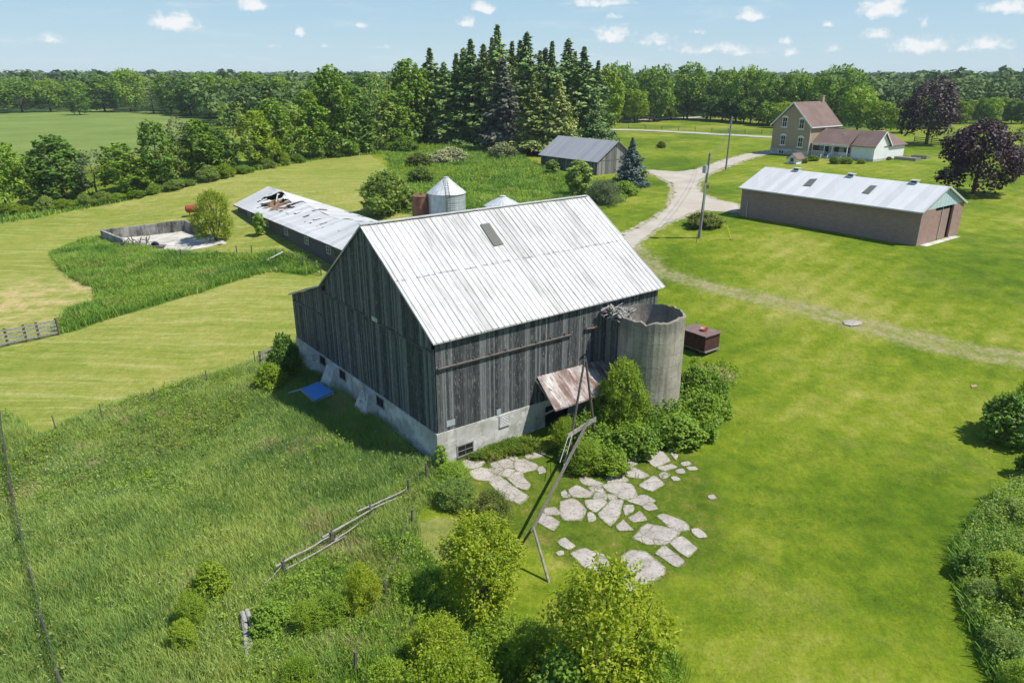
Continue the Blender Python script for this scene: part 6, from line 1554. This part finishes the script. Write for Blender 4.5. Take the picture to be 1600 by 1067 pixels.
P_LUSH = W([(400, 930), (480, 890), (560, 870), (650, 850), (690, 900), (660, 950), (880, 1000), (1040, 1030), (1080, 1120), (360, 1140), (395, 1000)])
leafweeds('leafy_weeds', P_LUSH, 5600, .75, .10, 'leaf_lime', 20, 31, lambda x, y: np.clip((fbm(x * .35, y * .35, 41) - .36) * 5, .1, 1))
leafweeds('leafy_weeds', P_LUSH, 2600, .8, .09, 'leaf_mid', 20, 45, lambda x, y: np.clip((fbm(x * .4, y * .4, 47) - .46) * 7, 0, 1))
grass('brush_grass', P_LUSH, 12000, .7, .022, .6, 'grass_weed', 9, .16, 46)
leafweeds('meadow_weeds', P_MEAD, 3500, .6, .10, 'leaf_lime', 16, 48, lambda x, y: np.clip((fbm(x * .3, y * .3, 85) - .56) * 9, .01, 1))
leafweeds('meadow_weeds', P_MEAD, 9000, .62, .12, 'leaf_mid', 14, 32, lambda x, y: np.clip((fbm(x * .22, y * .22, 51) - .50) * 7, 0.02, 1))
leafweeds('meadow_weeds', P_MEAD, 5000, .7, .12, 'leaf_olive', 14, 33, lambda x, y: np.clip((fbm(x * .25, y * .25, 58) - .54) * 8, 0.01, 1))
leafweeds('bank_leaves', P_RIGHT, 6500, .95, .10, 'leaf_pale', 20, 34)
leafweeds('bank_leaves', P_RIGHT, 3500, 1.1, .10, 'leaf_lime', 20, 49, lambda x, y: np.clip((fbm(x * .3, y * .3, 89) - .46) * 6, 0, 1))
leafweeds('bin_weeds', P_BRUSH, 9000, .9, .22, 'leaf_lime', 12, 35, lambda x, y: np.clip((fbm(x * .15, y * .15, 61) - .44) * 5, 0, 1))
leafweeds('bin_weeds', P_BRUSH, 5000, 1.1, .22, 'leaf_mid', 14, 36, lambda x, y: np.clip((fbm(x * .12, y * .12, 66) - .5) * 7, 0, 1))
leafweeds('strip_weeds', P_WEED, 5000, .9, .16, 'leaf_lime', 14, 37, lambda x, y: np.clip((fbm(x * .2, y * .2, 71) - .44) * 5, 0, 1))
P_SILO = W([(870, 690), (960, 640), (1060, 600), (1120, 590), (1140, 640), (1110, 690), (1020, 705), (930, 745), (880, 740)])
leafweeds('silo_weeds', P_SILO, 3600, 1.25, .17, 'leaf_mid', 20, 38)
leafweeds('silo_weeds', P_SILO, 1800, 1.4, .15, 'leaf_lime', 20, 50, lambda x, y: np.clip((fbm(x * .5, y * .5, 91) - .46) * 6, 0, 1))
P_DIP = W([(1080, 560), (1150, 575), (1160, 600), (1120, 625), (1070, 610)])
leafweeds('silo_weeds', P_DIP, 700, .4, .12, 'leaf_lime', 12, 39)
# ------------------------------------------------------------------ sun, sky, clouds, camera
EL, AZ = math.radians(58), math.atan2(.97, -.25)      # the sun stands to the right of the view
to_sun = Vector((math.cos(EL) * math.sin(AZ), math.cos(EL) * math.cos(AZ), math.sin(EL)))
sd = bpy.data.lights.new('sun', 'SUN'); sd.energy = 5.0; sd.angle = math.radians(.53); sd.color = (1.0, .955, .88)
so = bpy.data.objects.new('sun', sd); COL.objects.link(so); so.rotation_euler = (-to_sun).to_track_quat('-Z', 'Y').to_euler(); so.location = to_sun * 60
wd = bpy.data.worlds.new('World'); S.world = wd; wd.use_nodes = True
n = NT(tree=wd.node_tree)
sky = n.node('ShaderNodeTexSky', sky_type='NISHITA', sun_disc=False, sun_elevation=EL, sun_rotation=AZ, altitude=300, air_density=1.0, dust_density=.1, ozone_density=1.6)
d = n.coord('Generated')
sx = n.node('ShaderNodeSeparateXYZ'); n.l.new(d, sx.inputs[0])
az = n.math('ARCTAN2', sx.outputs[0], sx.outputs[1]); el0 = n.math('MAXIMUM', n.math('ARCSINE', sx.outputs[2]), 0.); el = n.math('ARCSINE', sx.outputs[2])
wob = n.noise(d, 42, 5, .62, 0, 'Color'); ws = n.node('ShaderNodeSeparateColor'); n.l.new(wob, ws.inputs[0])
az = n.math('ADD', az, n.math('MULTIPLY', n.math('SUBTRACT', ws.outputs[0], .5), .030)); el = n.math('ADD', el, n.math('MULTIPLY', n.math('SUBTRACT', ws.outputs[1], .5), .016))
# cumulus: place in the sky (degrees right of north, degrees up), half width and height in degrees, thickness
def cdir(px, py):
    r = ray(px, py); return math.atan2(r[0], r[1]), math.asin(r[2] / math.sqrt(sum(c * c for c in r)))
acc = None
CL = [(270, 33, 36, 15, 1), (395, 5, 24, 12, 1), (472, 50, 12, 7, .8), (565, 38, 11, 6, .6), (755, 11, 22, 10, 1), (732, 34, 15, 9, .8), (935, 2, 60, 8, .7), (958, 52, 34, 14, .85), (1110, 75, 90, 9, .55), (1170, 23, 25, 11, .9), (1238, 83, 14, 7, .7), (1300, 74, 12, 9, .6), (1225, 64, 14, 7, .6),
      (1378, 12, 38, 15, 1), (1372, 51, 24, 10, .8), (1436, 70, 46, 13, .85), (1545, 68, 38, 12, .8), (1580, 10, 40, 10, .9), (1298, 35, 12, 6, .7), (1448, 33, 10, 8, .5), (1025, 62, 40, 10, .55), (430, 73, 12, 4, .5), (500, 73, 14, 4, .5), (590, 74, 20, 4, .45), (80, 60, 30, 8, .6), (1160, 80, 40, 7, .6), (960, 24, 14, 6, .5), (1090, 50, 14, 5, .4), (1700, 40, 60, 16, .9), (-120, 40, 60, 16, .9), (640, -60, 70, 22, .9), (1100, -90, 90, 25, .9), (200, -110, 100, 30, .9)]
for px, py, w, h, k in CL:
    a, e = cdir(px, py); w, h = w / 1180 * 1.15, h / 1180 * 1.25
    da = n.math('MULTIPLY', n.math('SUBTRACT', az, a), 1 / w); de = n.math('SUBTRACT', el, e - h * .3)
    de = n.math('MAXIMUM', n.math('MULTIPLY', de, 1 / (h * 1.3)), n.math('MULTIPLY', de, -1 / (h * .55)))
    q = n.math('SUBTRACT', 1, n.math('SQRT', n.math('ADD', n.math('MULTIPLY', da, da), n.math('MULTIPLY', de, de))))
    q = n.math('MULTIPLY', n.math('MAXIMUM', q, 0), k * 1.15)
    acc = q if acc is None else n.math('MAXIMUM', acc, q)
fb = n.noise(n.mapv(d, (1, 1, 1.6)), 95, 6, .62)
den = n.math('ADD', acc, n.math('MULTIPLY', n.math('SUBTRACT', fb, .52), 1.5))
mask = n.math('MULTIPLY', n.step(den, .02, .85), n.step(acc, .0, .22))
shade = n.step(n.math('ADD', n.noise(n.mapv(d, (1, 1, 1.6), (0, 0, 0), (0, 0, .004)), 95, 5, .6), n.math('MULTIPLY', acc, .4)), .42, .72)
cl = n.mix(shade, (5.2, 6.0, 6.6), (7.4, 7.5, 7.5))
grad = n.ramp(n.math('MULTIPLY', el0, 1 / 1.5708), [(.0, (.500, .640, .735)), (.045, (.395, .575, .725)), (.11, (.315, .515, .705)), (.2, (.20, .37, .62)), (.4, (.14, .29, .56)), (1., (.09, .20, .48))])
skc = n.mix(.88, sky.outputs[0], n.mix(1., grad, (8.6, 8.75, 8.6), 'MULTIPLY'))
wisp = n.math('MULTIPLY', n.step(n.noise(n.mapv(d, (4, 4, 30)), 2.2, 6, .68), .52, .78), .38)
skc = n.mix(wisp, skc, (6.0, 6.7, 7.1))
colr = n.mix(n.math('MULTIPLY', mask, .92), skc, cl)
bg = n.node('ShaderNodeBackground'); n.l.new(colr, bg.inputs[0]); bg.inputs[1].default_value = .1
ow = n.node('ShaderNodeOutputWorld'); n.l.new(bg.outputs[0], ow.inputs[0])

cd = bpy.data.cameras.new('camera'); cam = bpy.data.objects.new('camera', cd); COL.objects.link(cam)
cam.location = (0, 0, HC); cam.rotation_euler = (PI / 2 - PITCH, 0, 0)
cd.sensor_width = 36; cd.lens = F / 1600 * 36; cd.clip_start = .5; cd.clip_end = 12000
S.camera = cam
S.view_settings.view_transform = 'Standard'; S.view_settings.look = 'None'; S.view_settings.exposure = 0.36; S.view_settings.gamma = 1
S.cycles.max_bounces = 6; S.cycles.transparent_max_bounces = 4; S.cycles.diffuse_bounces = 3; S.cycles.glossy_bounces = 2; S.cycles.transmission_bounces = 2
S.cycles.use_denoising = True
# ------------------------------------------------------------------ air
m = MB(); m.box((-5400, -190, -3), (5400, 5900, 45)); n = NT('haze')
pv = n.node('ShaderNodeVolumePrincipled'); pv.inputs['Color'].default_value = (.80, .90, 1., 1); pv.inputs['Density'].default_value = .00013; pv.inputs['Anisotropy'].default_value = .0
out = n.node('ShaderNodeOutputMaterial'); n.l.new(pv.outputs[0], out.inputs['Volume'])
tag(m.build('haze', n.mat), kind='stuff')
